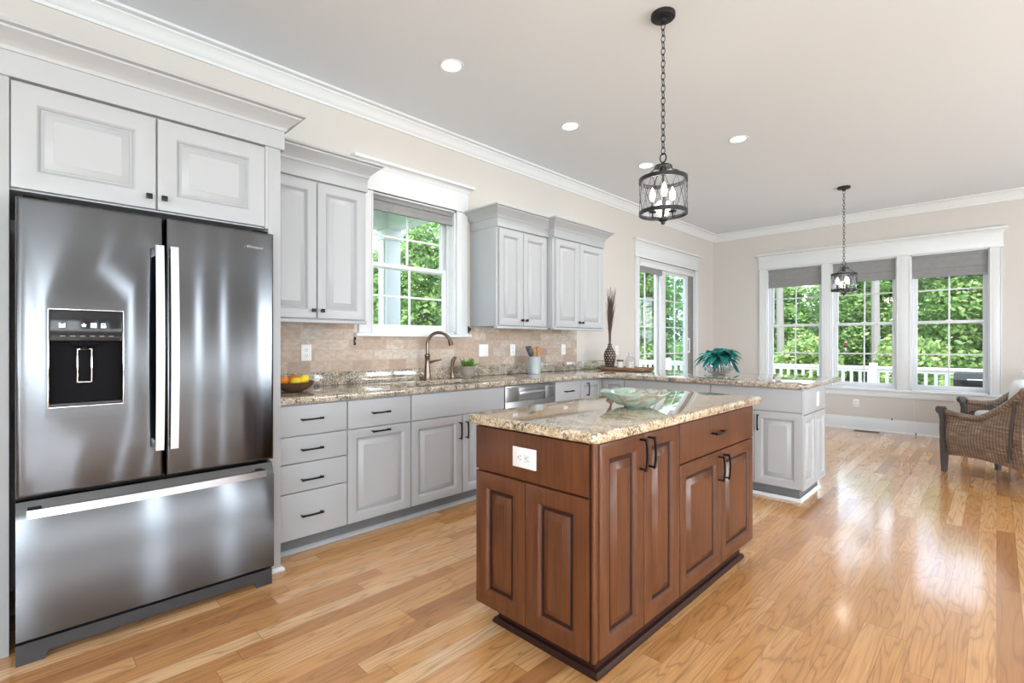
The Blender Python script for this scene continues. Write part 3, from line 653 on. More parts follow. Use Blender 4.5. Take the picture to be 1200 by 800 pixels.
# ------------------------------------------------------------------ refrigerator
def fridge():
    y0, y1, x = .005, .931, -2.62
    r = thing('refrigerator', 'large stainless steel french door refrigerator with bottom freezer drawer', 'refrigerator', (-3.0, .468, 0))
    M().box(W+.03, y0+.004, .012, -2.705, y1-.004, 1.765, .004).build('body', DKSTEEL, r)
    def skin(m, ya, yb, za, zb, hole=None):
        def R(d, e): return [Vector((e, ya+d, za+d)), Vector((e, yb-d, za+d)), Vector((e, yb-d, zb-d)), Vector((e, ya+d, zb-d))]
        rg = [R(0, -2.70), R(0, x-.012), R(.002, x-.005), R(.006, x-.0015), R(.012, x)]
        if hole:
            a, b, c, d = hole; H = lambda e: [Vector((e, a, c)), Vector((e, b, c)), Vector((e, b, d)), Vector((e, a, d))]
            rg += [H(x), H(x-.012)]; m.loft(rg, True, False)
        else: m.loft(rg)
        return m
    hole = (.096, .323, .970, 1.352)
    dl = skin(M(), y0, .464, .632, 1.775, hole).build('door', STEEL, r)
    dr = skin(M(), .474, y1, .632, 1.775).build('door', STEEL, r)
    # freezer drawer with a tilted top lip
    m = M(); prof = [(-2.70, .085), (x-.006, .085), (x, .092), (x, .545), (x-.012, .575), (x-.03, .612), (-2.70, .618)]
    m.prism([Vector((a, y0, b)) for a, b in prof], (0, y1-y0, 0)); fz = m.build('freezer_drawer', STEEL, r)
    def bar(par, pts, wid, vertical):
        m = M(); R = []
        for (px, p) in pts:
            if vertical: R.append([Vector((px, p[0]-wid/2, p[1])), Vector((px, p[0]+wid/2, p[1])), Vector((px-.012, p[0]+wid/2, p[1])), Vector((px-.012, p[0]-wid/2, p[1]))])
            else: R.append([Vector((px, p[0], p[1]-wid/2)), Vector((px, p[0], p[1]+wid/2)), Vector((px-.012, p[0], p[1]+wid/2)), Vector((px-.012, p[0], p[1]-wid/2))])
        m.loft(R)
        e0, e1 = pts[0], pts[-1]
        for (px, p) in (e0, e1):
            if vertical: zc = p[1]+(.022 if p[1] < 1 else -.022); m.box(x-.001, p[0]-wid/2+.002, zc-.02, px-.006, p[0]+wid/2-.002, zc+.02, .002)
            else: yc = p[0]+(.022 if p[0] < .4 else -.022); m.box(x-.03, yc-.02, p[1]-wid/2+.002, px-.006, yc+.02, p[1]+wid/2-.002, .002)
        return m.build('handle', STEELB, par)
    N = 12
    for par, yy in ((dl, .444), (dr, .497)):
        bar(par, [(-2.572+.018*(1-(i/N*2-1)**2), (yy, .757+.886*i/N)) for i in range(N+1)], .030, True)
    bar(fz, [(-2.572+.02*(1-(i/N*2-1)**2), (.034+.846*i/N, .578)) for i in range(N+1)], .032, False)
    # water and ice dispenser
    a, b, c, d = hole
    m = M(); f = .004
    for q in ((a-f, a, c-f, d+f), (b, b+f, c-f, d+f), (a, b, c-f, c), (a, b, d, d+f)): m.box(x-.008, q[0], q[2], x+.003, q[1], q[3], .001)
    m.build('dispenser_trim', CHROME, dl)
    m = M(); m.box(x-.055, a-.003, c-.003, x-.050, b+.003, d+.003).box(x-.052, a-.003, c-.003, x-.003, a, d+.003).box(x-.052, b, c-.003, x-.003, b+.003, d+.003).box(x-.052, a, c-.003, x-.003, b, c).box(x-.052, a, d, x-.003, b, d+.003)
    ds = m.build('dispenser_recess', BLKPL, dl)
    cp = M().box(x-.05, a+.001, 1.228, x-.001, b-.001, d-.001, .004).build('control_panel', BLKGL, dl)
    m = M()
    for k in range(6): yy = a+.04+.030*k; m.box(x-.0005, yy-.008, 1.2475, x+.0003, yy+.007, 1.2495)
    m.build('label_line', mat('grey_print', (.35, .35, .36), .4), cp)
    m = M(); zc = 1.292                                                   # the lit symbols
    def rect(ya, yb, za, zb): m.box(x-.0005, ya, za, x+.0004, yb, zb)
    q = .134; rect(q-.009, q-.006, zc-.008, zc+.008); rect(q+.006, q+.009, zc-.008, zc+.008); rect(q-.009, q+.009, zc-.009, zc-.006); rect(q-.005, q+.005, zc-.002, zc+.004)
    q = .199; m.prism([Vector((x-.0005, q+.009*math.sin(2*PI*i/10)*(1 if i % 2 == 0 else .55), zc+.009*math.cos(2*PI*i/10)*(1 if i % 2 == 0 else .55))) for i in range(10)], (.001, 0, 0))
    q = .229; rect(q-.009, q+.009, zc-.009, zc-.005); rect(q-.009, q+.009, zc+.005, zc+.009); rect(q-.009, q-.005, zc-.005, zc+.005); rect(q+.005, q+.009, zc-.005, zc+.005); rect(q-.003, q+.003, zc-.003, zc+.003)
    q = .260; rect(q-.008, q+.008, zc-.009, zc+.001); rect(q-.007, q-.004, zc+.001, zc+.008); rect(q-.007, q+.006, zc+.006, zc+.009); rect(q+.003, q+.006, zc+.004, zc+.008)
    tag(m.build('lit_symbols', ICON, cp), kind='stuff')
    M().box(x-.045, .160, 1.210, x-.012, .247, 1.228, .004).lathe([(.014, 0), (.016, .02)], (x-.03, .204, 1.195), 14).build('spout', BLKPL, ds)
    pd = M().box(x-.045, .180, 1.060, x-.034, .228, 1.198, .006).build('paddle', BLKPL, ds)
    m = M()
    for q in ((.180, .184, 1.060, 1.198), (.224, .228, 1.060, 1.198), (.184, .224, 1.060, 1.064), (.184, .224, 1.194, 1.198)): m.box(x-.0345, q[0], q[2], x-.031, q[1], q[3], .001)
    m.build('paddle_rim', CHROME, pd)
    M().box(x-.05, a+.001, c+.0005, x-.004, b-.001, c+.012, .003).build('drip_tray', DKSTEEL, ds)
    # maker's mark in raised letters with an arc round its first letter
    cu = bpy.data.curves.new('t', 'FONT'); cu.body = 'Whirlpool'; cu.size = .0185; cu.extrude = .0006; cu.align_x = 'CENTER'; cu.shear = .2
    to = bpy.data.objects.new('t', cu); C.objects.link(to); dg = bpy.context.evaluated_depsgraph_get()
    me = bpy.data.meshes.new_from_object(to.evaluated_get(dg)); bpy.data.objects.remove(to)
    bd = bmesh.new(); bd.from_mesh(me); bpy.data.meshes.remove(me)
    for v in bd.verts: v.co = Vector((x+.0008+v.co.z, .838+v.co.x, 1.689+v.co.y))
    m = M(); m.b.free(); m.b = bd
    m.tube([(x+.0008, .812+.020*math.cos(t), 1.695+.009*math.sin(t)) for t in [math.radians(20+i*18) for i in range(16)]], .0006, 5)
    m.build('badge', CHROME, dr)
    # plinth with feet
    m = M(); m.box(W+.05, y0+.01, .03, -2.66, y1-.01, .080, .003).build('kick_grille', BLKPL, r)
    m = M(); m.prism([Vector((-2.64, yy, zz)) for yy, zz in ((y0, .0), (y0+.08, .0), (y0+.09, .03), (y1-.09, .03), (y1-.08, .0), (y1-.008, .0), (y1-.008, .078), (y0, .078))], (.016, 0, 0)); m.build('base_cover', DKSTEEL, r)
    for yy in (.06, .88): M().box(-2.76, yy-.035, 1.7655, -2.66, yy+.035, 1.79, .004).build('hinge_cover', BLKPL, r)
fridge()

# ------------------------------------------------------------------ island
def island():
    x0, x1, y0, y1 = -1.62, -.995, 1.415, 2.985
    r = thing('kitchen_island', 'reddish brown cherry wood island cabinet with raised panel doors', 'kitchen island', (-1.31, 2.2, 0))
    M().box(x0+.003, y0+.0205, .098, x1-.0205, y1-.002, ZC, .001).build('carcass', CHERRY, r)
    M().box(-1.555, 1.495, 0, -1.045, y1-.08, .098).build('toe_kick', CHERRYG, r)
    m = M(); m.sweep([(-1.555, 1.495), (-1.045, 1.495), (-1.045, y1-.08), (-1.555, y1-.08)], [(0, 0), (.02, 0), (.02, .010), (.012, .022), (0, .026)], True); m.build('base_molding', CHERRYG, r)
    # end facing the camera
    front(M(), (x0+.004, y0+.02, .678), X, .594, .185, -Y, False).build('end_panel', [CHERRY, CHERRYG], r)
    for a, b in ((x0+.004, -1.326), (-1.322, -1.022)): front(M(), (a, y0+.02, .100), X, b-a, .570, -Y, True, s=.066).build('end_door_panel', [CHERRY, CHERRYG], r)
    m = M(); m.mi = 1; m.box(-1.019, y0+.010, .098, -1.013, y0+.0205, ZC-.001); m.mi = 0
    m.cyl((-1.006, y0+.014, .098), (-1.006, y0+.014, ZC-.001), .009, n=14).box(x1-.0205, y0+.018, .098, x1-.006, y0+.034, ZC-.001, .002); m.build('corner_bead', [CHERRY, CHERRYG], r)
    # long side
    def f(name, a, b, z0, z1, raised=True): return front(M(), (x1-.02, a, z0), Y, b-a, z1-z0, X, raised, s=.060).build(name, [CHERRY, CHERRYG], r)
    d = f('door', 1.452, 1.754, .100, .862); pull(d, (x1, 1.724, .785), Z, X)
    d = f('door', 1.758, 2.060, .100, .862); pull(d, (x1, 1.790, .785), Z, X)
    d = f('drawer', 2.068, 2.976, .684, .862, False); pull(d, (x1, 2.46, .778), Y, X)
    d = f('door', 2.068, 2.518, .100, .678); pull(d, (x1, 2.487, .592), Z, X)
    d = f('door', 2.522, 2.976, .100, .678); pull(d, (x1, 2.556, .592), Z, X)
    # hidden long side
    for k in range(3): front(M(), (x0+.02, y0+.03+.515*k+.505, .100), -Y, .505, .76, -X, True, s=.06).build('back_panel', [CHERRY, CHERRYG], r)
    t = slab(rrect(x0-.02, y0-.04, x1+.04, y1+.04, .035), [], ZC, .915, .013).build('island_countertop', GRAN)
    tag(t, 'thick polished tan granite top lying on the cherry wood island', 'countertop')
island()

# ------------------------------------------------------------------ outlets and switches
def plate(c, n, a, kind, label, w=.072, h=.115, name='wall_outlet', cat='outlet', horiz=False):
    c, n, a = Vector(c), Vector(n), Vector(a); b = Vector((0, 0, 1))
    if horiz: a, b = b, a
    r = thing(name, label, cat, c)
    def bx(m, u, v, w, h, d0, d1, bev=.001):
        p = c+a*(u-w/2)+b*(v-h/2)+n*d0; q = c+a*(u+w/2)+b*(v+h/2)+n*d1; m.box(p.x, p.y, p.z, q.x, q.y, q.z, bev)
    m = M(); bx(m, 0, 0, w, h, 0, .006, .002); pl = m.build('cover_plate', PLATE, r)
    if kind == 'socket':
        for v in (-.02, .02):
            m = M(); bx(m, 0, v, .034, .030, .006, .008, .001)
            s = m.build('receptacle', PLATE, r); m = M()
            for u in (-.007, .007): bx(m, u, v+.004, .0025, .010, .0078, .0085, 0)
            bx(m, 0, v-.008, .005, .005, .0078, .0085, 0); m.build('slot', SLOT, s)
    else:
        k = kind
        for i in range(k):
            u = (i-(k-1)/2)*.046; m = M(); bx(m, u, 0, .033, .067, .006, .0075, .001); s = m.build('rocker_switch', PLATE, r)
            m = M(); bx(m, u, .012, .028, .034, .0075, .0095, .001); m.build('rocker', PLATE, s)
    return r
TX = W+.0105
plate((TX, 1.437, 1.154), X, Y, 'socket', 'white wall outlet on the tile backsplash above the fruit bowl')
plate((TX, 3.105, 1.152), X, Y, 2, 'white double switch on the tile behind the small potted plant', w=.116, name='wall_switch', cat='light switch')
plate((TX, 3.495, 1.152), X, Y, 'socket', 'white wall outlet on the tile just left of the utensil crock')
plate((TX, 4.298, 1.150), X, Y, 1, 'white wall plate on the grey end of the tile right of the utensil crock', name='wall_switch', cat='light switch')
plate((W+.0005, 5.40, 1.13), X, Y, 'socket', 'white wall outlet on painted wall behind the glass bottle')
plate((-1.324, 1.4145, .768), -Y, X, 'socket', 'white outlet mounted sideways in the end of the cherry island', w=.080, h=.124, horiz=True)
plate((-1.0310, 4.56, .772), X, Y, 1, 'white switch plate on the grey end panel of the peninsula', name='wall_switch', cat='light switch')
plate((-1.42, FW-.0005, .372), -Y, X, 'socket', 'white wall outlet low on the far wall below the windows')
def hook(c, label):
    r = thing('cord_cleat', label, 'hook', c); x, y, z = c
    M().box(x, y-.006, z-.03, x+.004, y+.006, z+.03, .001).build('base', IRON, r)
    M().tube([(x+.004, y, z+.01), (x+.018, y, z+.01), (x+.02, y, z+.028)], .003, 8).tube([(x+.004, y, z-.01), (x+.018, y, z-.01), (x+.02, y, z-.028)], .003, 8).build('prongs', IRON, r)
hook((TX, 1.80, 1.235), 'dark cord cleat on the tile left of the kitchen window sill'); hook((W+.001, 2.926, 1.345), 'dark cord cleat right of the kitchen window casing')
r = thing('floor_register', 'brown slotted floor register at the foot of the far wall', 'vent', (-1.28, 8.27, 0))
M().box(-1.42, 8.22, .0005, -1.14, 8.32, .006, .002).build('frame', mat('register_brown', (.16, .10, .06), .4, .4), r)
m = M()
for k in range(12): m.box(-1.405+.022*k, 8.232, .006, -1.393+.022*k, 8.308, .0068)
m.build('slot', SLOT, r)

# ------------------------------------------------------------------ ceiling lights
def can(label):
    r = thing('recessed_light', label, 'ceiling light', (0, 0, CEIL), 'recessed lights in the kitchen ceiling', local=True)
    M().lathe([(.062, -.001), (.066, -.004), (.078, -.006), (.083, -.003), (.083, 0), (.062, 0)], (0, 0, 0), 32, False, False).build('trim_ring', TRIM, r)
    M().lathe([(.0, -.0008), (.063, -.0008), (.063, -.0002), (0, -.0002)], (0, 0, 0), 32, False, False).build('lens', CANG, r)
    lamp('lamp_light', 'AREA', (0, 0, -.012), CAN_W, (1, .97, .93), parent=r, shape='DISK', size=.12, spread=math.radians(150))
    return r
c0 = can('recessed ceiling light nearest the camera, above the kitchen window'); c0.location = (-2.562, 2.03, CEIL)
dup(c0, (-2.565, 3.30, CEIL), 0, 'second recessed ceiling light along the wall, above the wall cabinets')
dup(c0, (-2.575, 4.578, CEIL), 0, 'recessed ceiling light partly behind the near pendant lantern')
dup(c0, (-1.652, 4.565, CEIL), 0, 'recessed ceiling light right of the near pendant lantern')
def pendant(loc, chain, label):
    r = thing('pendant_lantern', label, 'pendant light', loc, 'drum lantern pendants', local=True)
    M().lathe([(0, -.045), (.018, -.045), (.02, -.03), (.06, -.024), (.066, -.018), (.066, 0), (0, 0)], n=32, cap0=False, cap1=False).build('canopy', IRON, r)
    m = M(); L = .043; n = int((chain)/.034); st = chain/n
    for k in range(n): m.torus((0, 0, -.050-st*(k+.5)), (1, 0, 0) if k % 2 else (0, 1, 0), .011, .0026, 14, 6, 2.0, up=(0, 0, 1))
    m.build('chain', IRON, r)
    b = -.05-chain
    M().torus((0, 0, b-.022), (0, 1, 0), .018, .004, 20, 8, 1.4, up=(0, 0, 1)).build('loop', IRON, r)
    M().lathe([(0, b-.045), (.008, b-.047), (.014, b-.058), (.046, b-.066), (.05, b-.074), (.018, b-.078), (.018, b-.115), (.004, b-.12), (0, b-.12)], n=24, cap0=False, cap1=False).build('cap', IRON, r)
    t = b-.135; h = .205; R = .128
    m = M()
    for k in range(3):
        a = 2*PI*k/3+.4; ca, sa = math.cos(a), math.sin(a); m.tube([(ca*.042, sa*.042, b-.072), (ca*.05, sa*.05, b-.09), (ca*.075, sa*.075, b-.098), (ca*(R-.004), sa*(R-.004), t-.004)], .0035, 8)
    m.build('hanger_arm', IRON, r)
    def hoop(z0, z1): return M().lathe([(R-.003, z0), (R+.003, z0), (R+.003, z1), (R-.003, z1), (R-.003, z0)], n=48, cap0=False, cap1=False)
    hoop(t-.022, t).build('top_hoop', IRON, r); hoop(t-h, t-h+.022).build('bottom_hoop', IRON, r)
    M().lathe([(R-.008, t-h+.01), (R-.006, t-h+.01), (R-.006, t-.01), (R-.008, t-.01), (R-.008, t-h+.01)], n=48, cap0=False, cap1=False).build('glass_drum', CRYSTAL, r)
    m = M(); K = 12
    for k in range(K):
        for s in (-1, 1):
            m.tube([(R*math.cos(a), R*math.sin(a), z) for a, z in [(2*PI*(k+s*i/6)/K, t-.011-(h-.022)*i/6) for i in range(7)]], .0012, 5)
    m.build('wire_lattice', IRON, r)
    M().cyl((0, 0, b-.1), (0, 0, t-h-.012), .006, n=12).lathe([(0, t-h-.055), (.010, t-h-.05), (.012, t-h-.038), (.026, t-h-.03), (.026, t-h-.018), (.008, t-h-.008)], n=20).build('stem', IRON, r)
    for k in range(3):
        a = 2*PI*k/3+1.1; p = Vector((math.cos(a)*.062, math.sin(a)*.062, t-h+.02))
        am = M().tube([(0, 0, t-h-.02), (p.x*.5, p.y*.5, t-h-.012), (p.x, p.y, t-h+.0), (p.x, p.y, t-h+.02)], .004, 8).lathe([(.006, 0), (.022, .006), (.022, .010), (.006, .012)], p, 16).build('arm', IRON, r)
        M().cyl(p+Vector((0, 0, .012)), p+Vector((0, 0, .065)), .0105, n=14).build('candle_sleeve', IRON, am)
        M().lathe([(.006, .065), (.013, .08), (.0165, .098), (.013, .118), (.006, .135), (.001, .145)], p, 14).build('bulb', BULB, am)
    lamp('bulb_light', 'POINT', (0, 0, t-h*.5), PEND_W, (1, .86, .68), parent=r, shadow_soft_size=.05)
    return r
pendant((-1.323, 2.54, CEIL), .727, 'black drum lantern pendant hanging on a chain over the cherry island')
pendant((-1.275, 6.833, CEIL), .83, 'black drum lantern pendant hanging before the far windows')

# ------------------------------------------------------------------ things on the counters
ZT = .9155
def fruit():
    cx, cy = -3.17, 1.245; R = .125
    b = M().lathe([(.045, .0), (.05, .002), (.08, .012), (.112, .038), (R, .060), (R-.004, .061), (.106, .042), (.076, .018), (.04, .008), (0, .007)], (cx, cy, ZT), 36, True, False)
    tag(b.build('fruit_bowl', wood('dark_bowl_wood', (.07, .035, .018), (.17, .09, .045), .4, 20, 20, 20)), 'shallow dark wooden bowl of citrus at the left end of the counter', 'bowl')
    om = mat('orange_peel', (.85, .25, .015), .45, bump=(160, .25)); lm = mat('lemon_peel', (.85, .60, .03), .42, bump=(140, .2))
    def orange(p, label):
        r = thing('orange', label, 'orange', p, 'citrus fruit in the wooden bowl'); M().sphere(p, .037, 24, (1, 1, .95)).build('peel', om, r)
        M().cyl(Vector(p)+Vector((.008, .0, .0345)), Vector(p)+Vector((.009, 0, .037)), .004, .002, 8).build('stem_button', mat('stem_green', (.12, .16, .05), .6), r)
    orange((cx-.028, cy-.052, ZT+.060), 'orange in the wooden bowl, leftmost beside the grey panel'); orange((cx-.055, cy+.022, ZT+.066), 'orange half hidden at the back of the wooden bowl')
    def lemon(p, ang, label):
        m = M(); c = [(-.045, .003), (-.041, .007), (-.034, .018), (-.02, .0275), (0, .031), (.02, .0275), (.034, .018), (.041, .008), (.046, .003)]
        m.lathe([(r, z) for z, r in c], n=20); bmesh.ops.transform(m.b, matrix=Matrix.Translation(p) @ Matrix.Rotation(ang, 4, 'Z') @ Matrix.Rotation(PI/2-.25, 4, 'Y'), verts=m.b.verts[:])
        tag(m.build('lemon', lm), label, 'lemon', 'citrus fruit in the wooden bowl')
    lemon((cx+.055, cy-.01, ZT+.062), .5, 'small yellow lemon at the front of the wooden bowl'); lemon((cx+.015, cy+.058, ZT+.072), 2.2, 'large yellow lemon resting on the right rim of the wooden bowl')
fruit()
def blade(m, p, d, L, w, droop, n=6, zmin=-9):
    """a thin curved leaf: from p along d, drooping"""
    p, d = Vector(p), Vector(d).normalized(); side = d.cross(Z)
    side = side.normalized() if side.length > .01 else X.copy(); rows = []
    for i in range(n+1):
        t = i/n; c = p+d*(L*t)-Z*(droop*L*t*t); c.z = max(c.z, zmin); ww = w*math.sin(PI*min(1, .12+.88*t))**.8*(1 if t < .98 else .1)
        rows.append((m.b.verts.new(c-side*ww+Z*(ww*.25)), m.b.verts.new(c), m.b.verts.new(c+side*ww+Z*(ww*.25))))
    for a, b in zip(rows, rows[1:]): m.face((a[0], a[1], b[1], b[0])); m.face((a[1], a[2], b[2], b[1]))
def potted():
    p = Vector((-3.285, 2.775, ZT)); r = thing('potted_plant', 'small green plant in a round stone pot right of the sink sprayer', 'potted plant', p)
    st = mat('mottled_stone', (.30, .265, .225), .75, bump=(45, .4))
    M().lathe([(.030, 0), (.036, .003), (.032, .012), (.050, .03), (.062, .06), (.064, .085), (.068, .09), (.068, .104), (.058, .104), (.056, .085), (0, .085)], p, 28, True, False).build('pot', st, r)
    m = M(); random.seed(4)
    for k in range(70):
        a = random.uniform(0, 2*PI); e = random.uniform(.5, 1.4); q = p+Vector((math.cos(a)*random.uniform(0, .045), math.sin(a)*random.uniform(0, .045), .088))
        blade(m, q, (math.cos(a)*math.cos(e), math.sin(a)*math.cos(e), math.sin(e)), random.uniform(.08, .16), .008, .35, 5)
    m.build('foliage', foliage('fern_green', (.12, .28, .04), (.22, .42, .08), (.38, .55, .15)), r)
potted()
def crock():
    p = Vector((-3.27, 3.63, ZT))
    m = M().lathe([(.060, 0), (.063, .003), (.063, .168), (.061, .171), (.057, .171), (.056, .166), (.056, .006), (0, .005)], p, 32, True, False)
    tag(m.build('utensil_crock', mat('pale_blue_grey_glaze', (.40, .45, .47), .3)), 'pale blue-grey cylinder crock of kitchen utensils on the counter', 'crock')
    w1 = wood('utensil_beech', (.36, .16, .06), (.56, .29, .12), .5, 60, 60, 6); w2 = mat('dark_utensil', (.05, .05, .055), .4); w3 = mat('sage_silicone', (.20, .26, .21), .5)
    def spoon(dx, dy, lx, ly, L, mt, flat, name, label):
        q = p+Vector((dx, dy, .008)); d = Vector((lx, ly, 1)).normalized(); e = q+d*L; r = thing(name, label, 'utensil', q, 'utensils standing in the crock')
        M().tube([q, q+d*L*.5, e], [.006, .0065, .005], 10).build('handle', mt, r)
        m = M(); s = Vector((.74, .67, 0)); s = (s-d*s.dot(d)).normalized(); nn = d.cross(s); R = []
        for i in range(9):
            t = i/8; c = e+d*(t*.082); ww = (.029 if not flat else .027)*(math.sin(PI*(.1+.85*t))**.6 if not flat else min(1, .35+t*1.2)); th = .004
            R.append([c+s*(ww*math.cos(u))+nn*(th*math.sin(u)-(.006*math.sin(PI*t) if not flat else 0)) for u in [2*PI*k/12 for k in range(12)]])
        m.loft(R); m.build('head', mt, r)
    spoon(.0, .0, .06, -.12, .175, w1, False, 'wooden_spoon', 'orange-brown wooden spoon in the middle of the crock')
    spoon(.012, .016, .05, .12, .17, w1, True, 'wooden_spatula', 'orange-brown wooden spatula with a flat end in the crock')
    spoon(.0, -.012, .0, -.19, .17, w2, False, 'serving_spoon', 'dark serving spoon leaning left out of the crock')
    spoon(-.012, -.016, -.05, -.15, .19, w2, True, 'turner', 'dark flat turner behind the wooden spoon in the crock')
    spoon(.0, .020, .0, .13, .185, w3, False, 'silicone_spoon', 'grey-green silicone spoon leaning right in the crock')
crock()
def tray_group():
    x0, x1, y0, y1 = -3.24, -2.66, 4.64, 4.94
    wm = wood('tray_wood', (.22, .12, .07), (.40, .25, .16), .5, 4, 50, 50); m = M()
    R = lambda d, z: [Vector((x, y, z)) for x, y in rrect(x0+d, y0+d, x1-d, y1-d, .03)]
    m.loft([R(.03, ZT), R(.012, ZT+.008), R(0, ZT+.038), R(.010, ZT+.040), R(.024, ZT+.014)]); r = thing('tray', 'long brown wooden tray holding the twig vase at the counter corner', 'tray', ((x0+x1)/2, (y0+y1)/2, ZT))
    m.build('dish', wm, r)
    for xx in (x0+.004, x1-.004): M().box(xx-.008, 4.74, ZT+.034, xx+.008, 4.84, ZT+.046, .004).build('handle', wm, r)
    zb = ZT+.0145
    p = Vector((-3.145, 4.78, zb))
    vm, n, pr = newmat('dotted_brown_vase'); g = G(n); xx, yy, zz = g.sep(g.obj())[:3]
    an = g.m('MULTIPLY', g.m('ARCTAN2', yy, xx), 6/PI); rowv = g.m('MULTIPLY', zz, 36.0); of = g.m('MULTIPLY', g.m('MODULO', g.m('FLOOR', rowv), 2.0), .5)
    du = g.m('SUBTRACT', g.m('FRACT', g.m('ADD', an, of)), .5); dv = g.m('SUBTRACT', g.m('FRACT', rowv), .5)
    dd = g.m('ADD', g.m('POWER', g.m('ABSOLUTE', du), 2.0), g.m('POWER', g.m('ABSOLUTE', dv), 2.0))
    n.links.new(g.ramp(dd, [(.035, (.50, .42, .34)), (.055, (.035, .02, .014))]), pr.inputs['Base Color']); pr.inputs['Roughness'].default_value = .35
    M().lathe([(.040, 0), (.043, .004), (.052, .05), (.066, .11), (.069, .15), (.060, .195), (.040, .225), (.026, .245), (.022, .27), (.024, .282), (.019, .282), (.017, .25), (0, .245)], p, 32, True, False)\
        .build('twig_vase', vm)
    tag(bpy.data.objects['twig_vase'], 'dark brown vase with rows of pale dots standing on the wooden tray', 'vase')
    m = M(); random.seed(11)
    for k in range(80):
        a = random.uniform(0, 2*PI); s = random.uniform(.01, .15); L = random.uniform(.42, .86)
        q = p+Vector((math.cos(a)*.009, math.sin(a)*.009, .25)); b = Vector((math.cos(a)*s+.03, math.sin(a)*s+.10*random.random(), 1))
        pts = [q, q+Vector((b.x*.12, b.y*.12, 1))*.15, q+Vector((b.x*.45, b.y*.45, 1))*(L*.55), q+Vector((b.x*.9, b.y*.9, 1))*(L*.8)]
        m.tube(pts, [.0032, .0032, .0024, .0010], 5)
        for j in range(3):
            t = random.uniform(.35, .75); c = q+Vector((b.x*.6*t, b.y*.6*t, 1))*(L*t*.8); m.tube([c, c+Vector((random.uniform(-.02, .02), random.uniform(-.02, .02), .06))], [.0016, .0008], 4)
    tag(m.build('dried_twigs', mat('twig_brown', (.10, .065, .05), .8)), 'tall sheaf of dried brown twigs standing in the dotted vase', 'twigs', kind='stuff')
    # small jar and bottle
    p = Vector((-3.005, 4.775, zb)); r = thing('lidded_jar', 'small glass jar with a brown lid between the vase and the bottle', 'jar', p)
    M().lathe([(.033, 0), (.036, .004), (.036, .075), (.031, .085)], p, 24).build('glass_body', mat('frosted_glass', (.72, .71, .69), .25, spec=.6), r)
    M().lathe([(.037, .0855), (.037, .103), (.034, .106)], p, 24).build('lid', mat('jar_lid_brown', (.15, .09, .06), .4), r)
    p = Vector((-2.895, 4.80, zb)); r = thing('glass_bottle', 'pale glass bottle with a narrow neck on the wooden tray', 'bottle', p)
    M().lathe([(.047, 0), (.052, .006), (.053, .10), (.047, .125), (.026, .145), (.023, .175), (.028, .18), (.028, .188), (.021, .188), (.019, .15), (.042, .12), (.048, .10), (.047, .008), (0, .007)], p, 28, True, False).build('glass_body', clear_glass('pale_glass', (.95, .96, .96), 1.35, 1.0), r)
    M().lathe([(.0455, .0075), (.0455, .085), (0, .085)], p, 28, True, False).build('white_contents', mat('white_granules', (.80, .79, .77), .8), r)
tray_group()
def teal_plant():
    p = Vector((-1.94, 4.86, ZT)); r = thing('teal_plant', 'bushy teal leaved plant in a clear glass bowl on the peninsula', 'plant', p)
    M().lathe([(.05, 0), (.09, .012), (.122, .05), (.13, .085), (.112, .128), (.108, .128), (.124, .085), (.117, .052), (.087, .018), (0, .006)], p, 32, True, False).build('glass_bowl', clear_glass('bowl_glass', (.93, .95, .97), 1.5, 1.8), r)
    tm = foliage('teal_leaves', (.004, .11, .10), (.006, .28, .25), (.02, .48, .42)); random.seed(5)
    m = M()
    for k in range(9): a = 2*PI*k/9; m.tube([p+Vector((.05*math.cos(a), .05*math.sin(a), .02)), p+Vector((.03*math.cos(a), .03*math.sin(a), .10)), p+Vector((.05*math.cos(a+.4), .05*math.sin(a+.4), .17))], .004, 6)
    m.build('stem', mat('teal_stem', (.02, .12, .09), .5), r)
    m = M()
    for k in range(44):
        a = 2*PI*k*.382+random.uniform(-.2, .2); e = random.uniform(-.15, 1.0); q = p+Vector((.045*math.cos(a), .045*math.sin(a), .15+.05*random.random()))
        blade(m, q, (math.cos(a)*math.cos(e), math.sin(a)*math.cos(e), math.sin(e)), random.uniform(.14, .215), random.uniform(.034, .052), random.uniform(.4, .95), 7, ZT+.004)
    m.build('leaves', tm, r)
teal_plant()
def glass_dish():
    p = Vector((-1.24, 2.10, ZT)); g0, n, pr = newmat('sea_glass'); g = G(n)
    a = g.noise(g.obj(), 9, 4, 1.0); c = g.ramp(a, [(.40, (.42, .60, .50)), (.54, (.58, .70, .62)), (.62, (.45, .36, .27)), (.68, (.68, .74, .68))])
    n.links.new(c, pr.inputs['Base Color']); pr.inputs['Roughness'].default_value = .06; pr.inputs['Transmission Weight'].default_value = .35; pr.inputs['IOR'].default_value = 1.2
    m = M(); R = .165; n_ = 56; rows = []
    for r_, z in [(.0, .004), (.05, .004), (.09, .014), (.128, .040), (.155, .062), (R, .070), (R, .074), (.153, .067), (.125, .046), (.088, .020), (.05, .010), (0, .010)]:
        rows.append([p+Vector((r_*math.cos(2*PI*i/n_), r_*math.sin(2*PI*i/n_), z+(.003*math.sin(6*PI*i/n_*2) if r_ > .15 else 0))) for i in range(n_)])
    m.loft(rows, False, False); r = thing('glass_dish', 'wide pale green art glass bowl on the island top', 'bowl', p); m.build('dish', g0, r)
    M().lathe([(.048, 0), (.052, .002), (.050, .0055), (0, .0055)], p, 28, True, False).build('foot_ring', g0, r)
glass_dish()

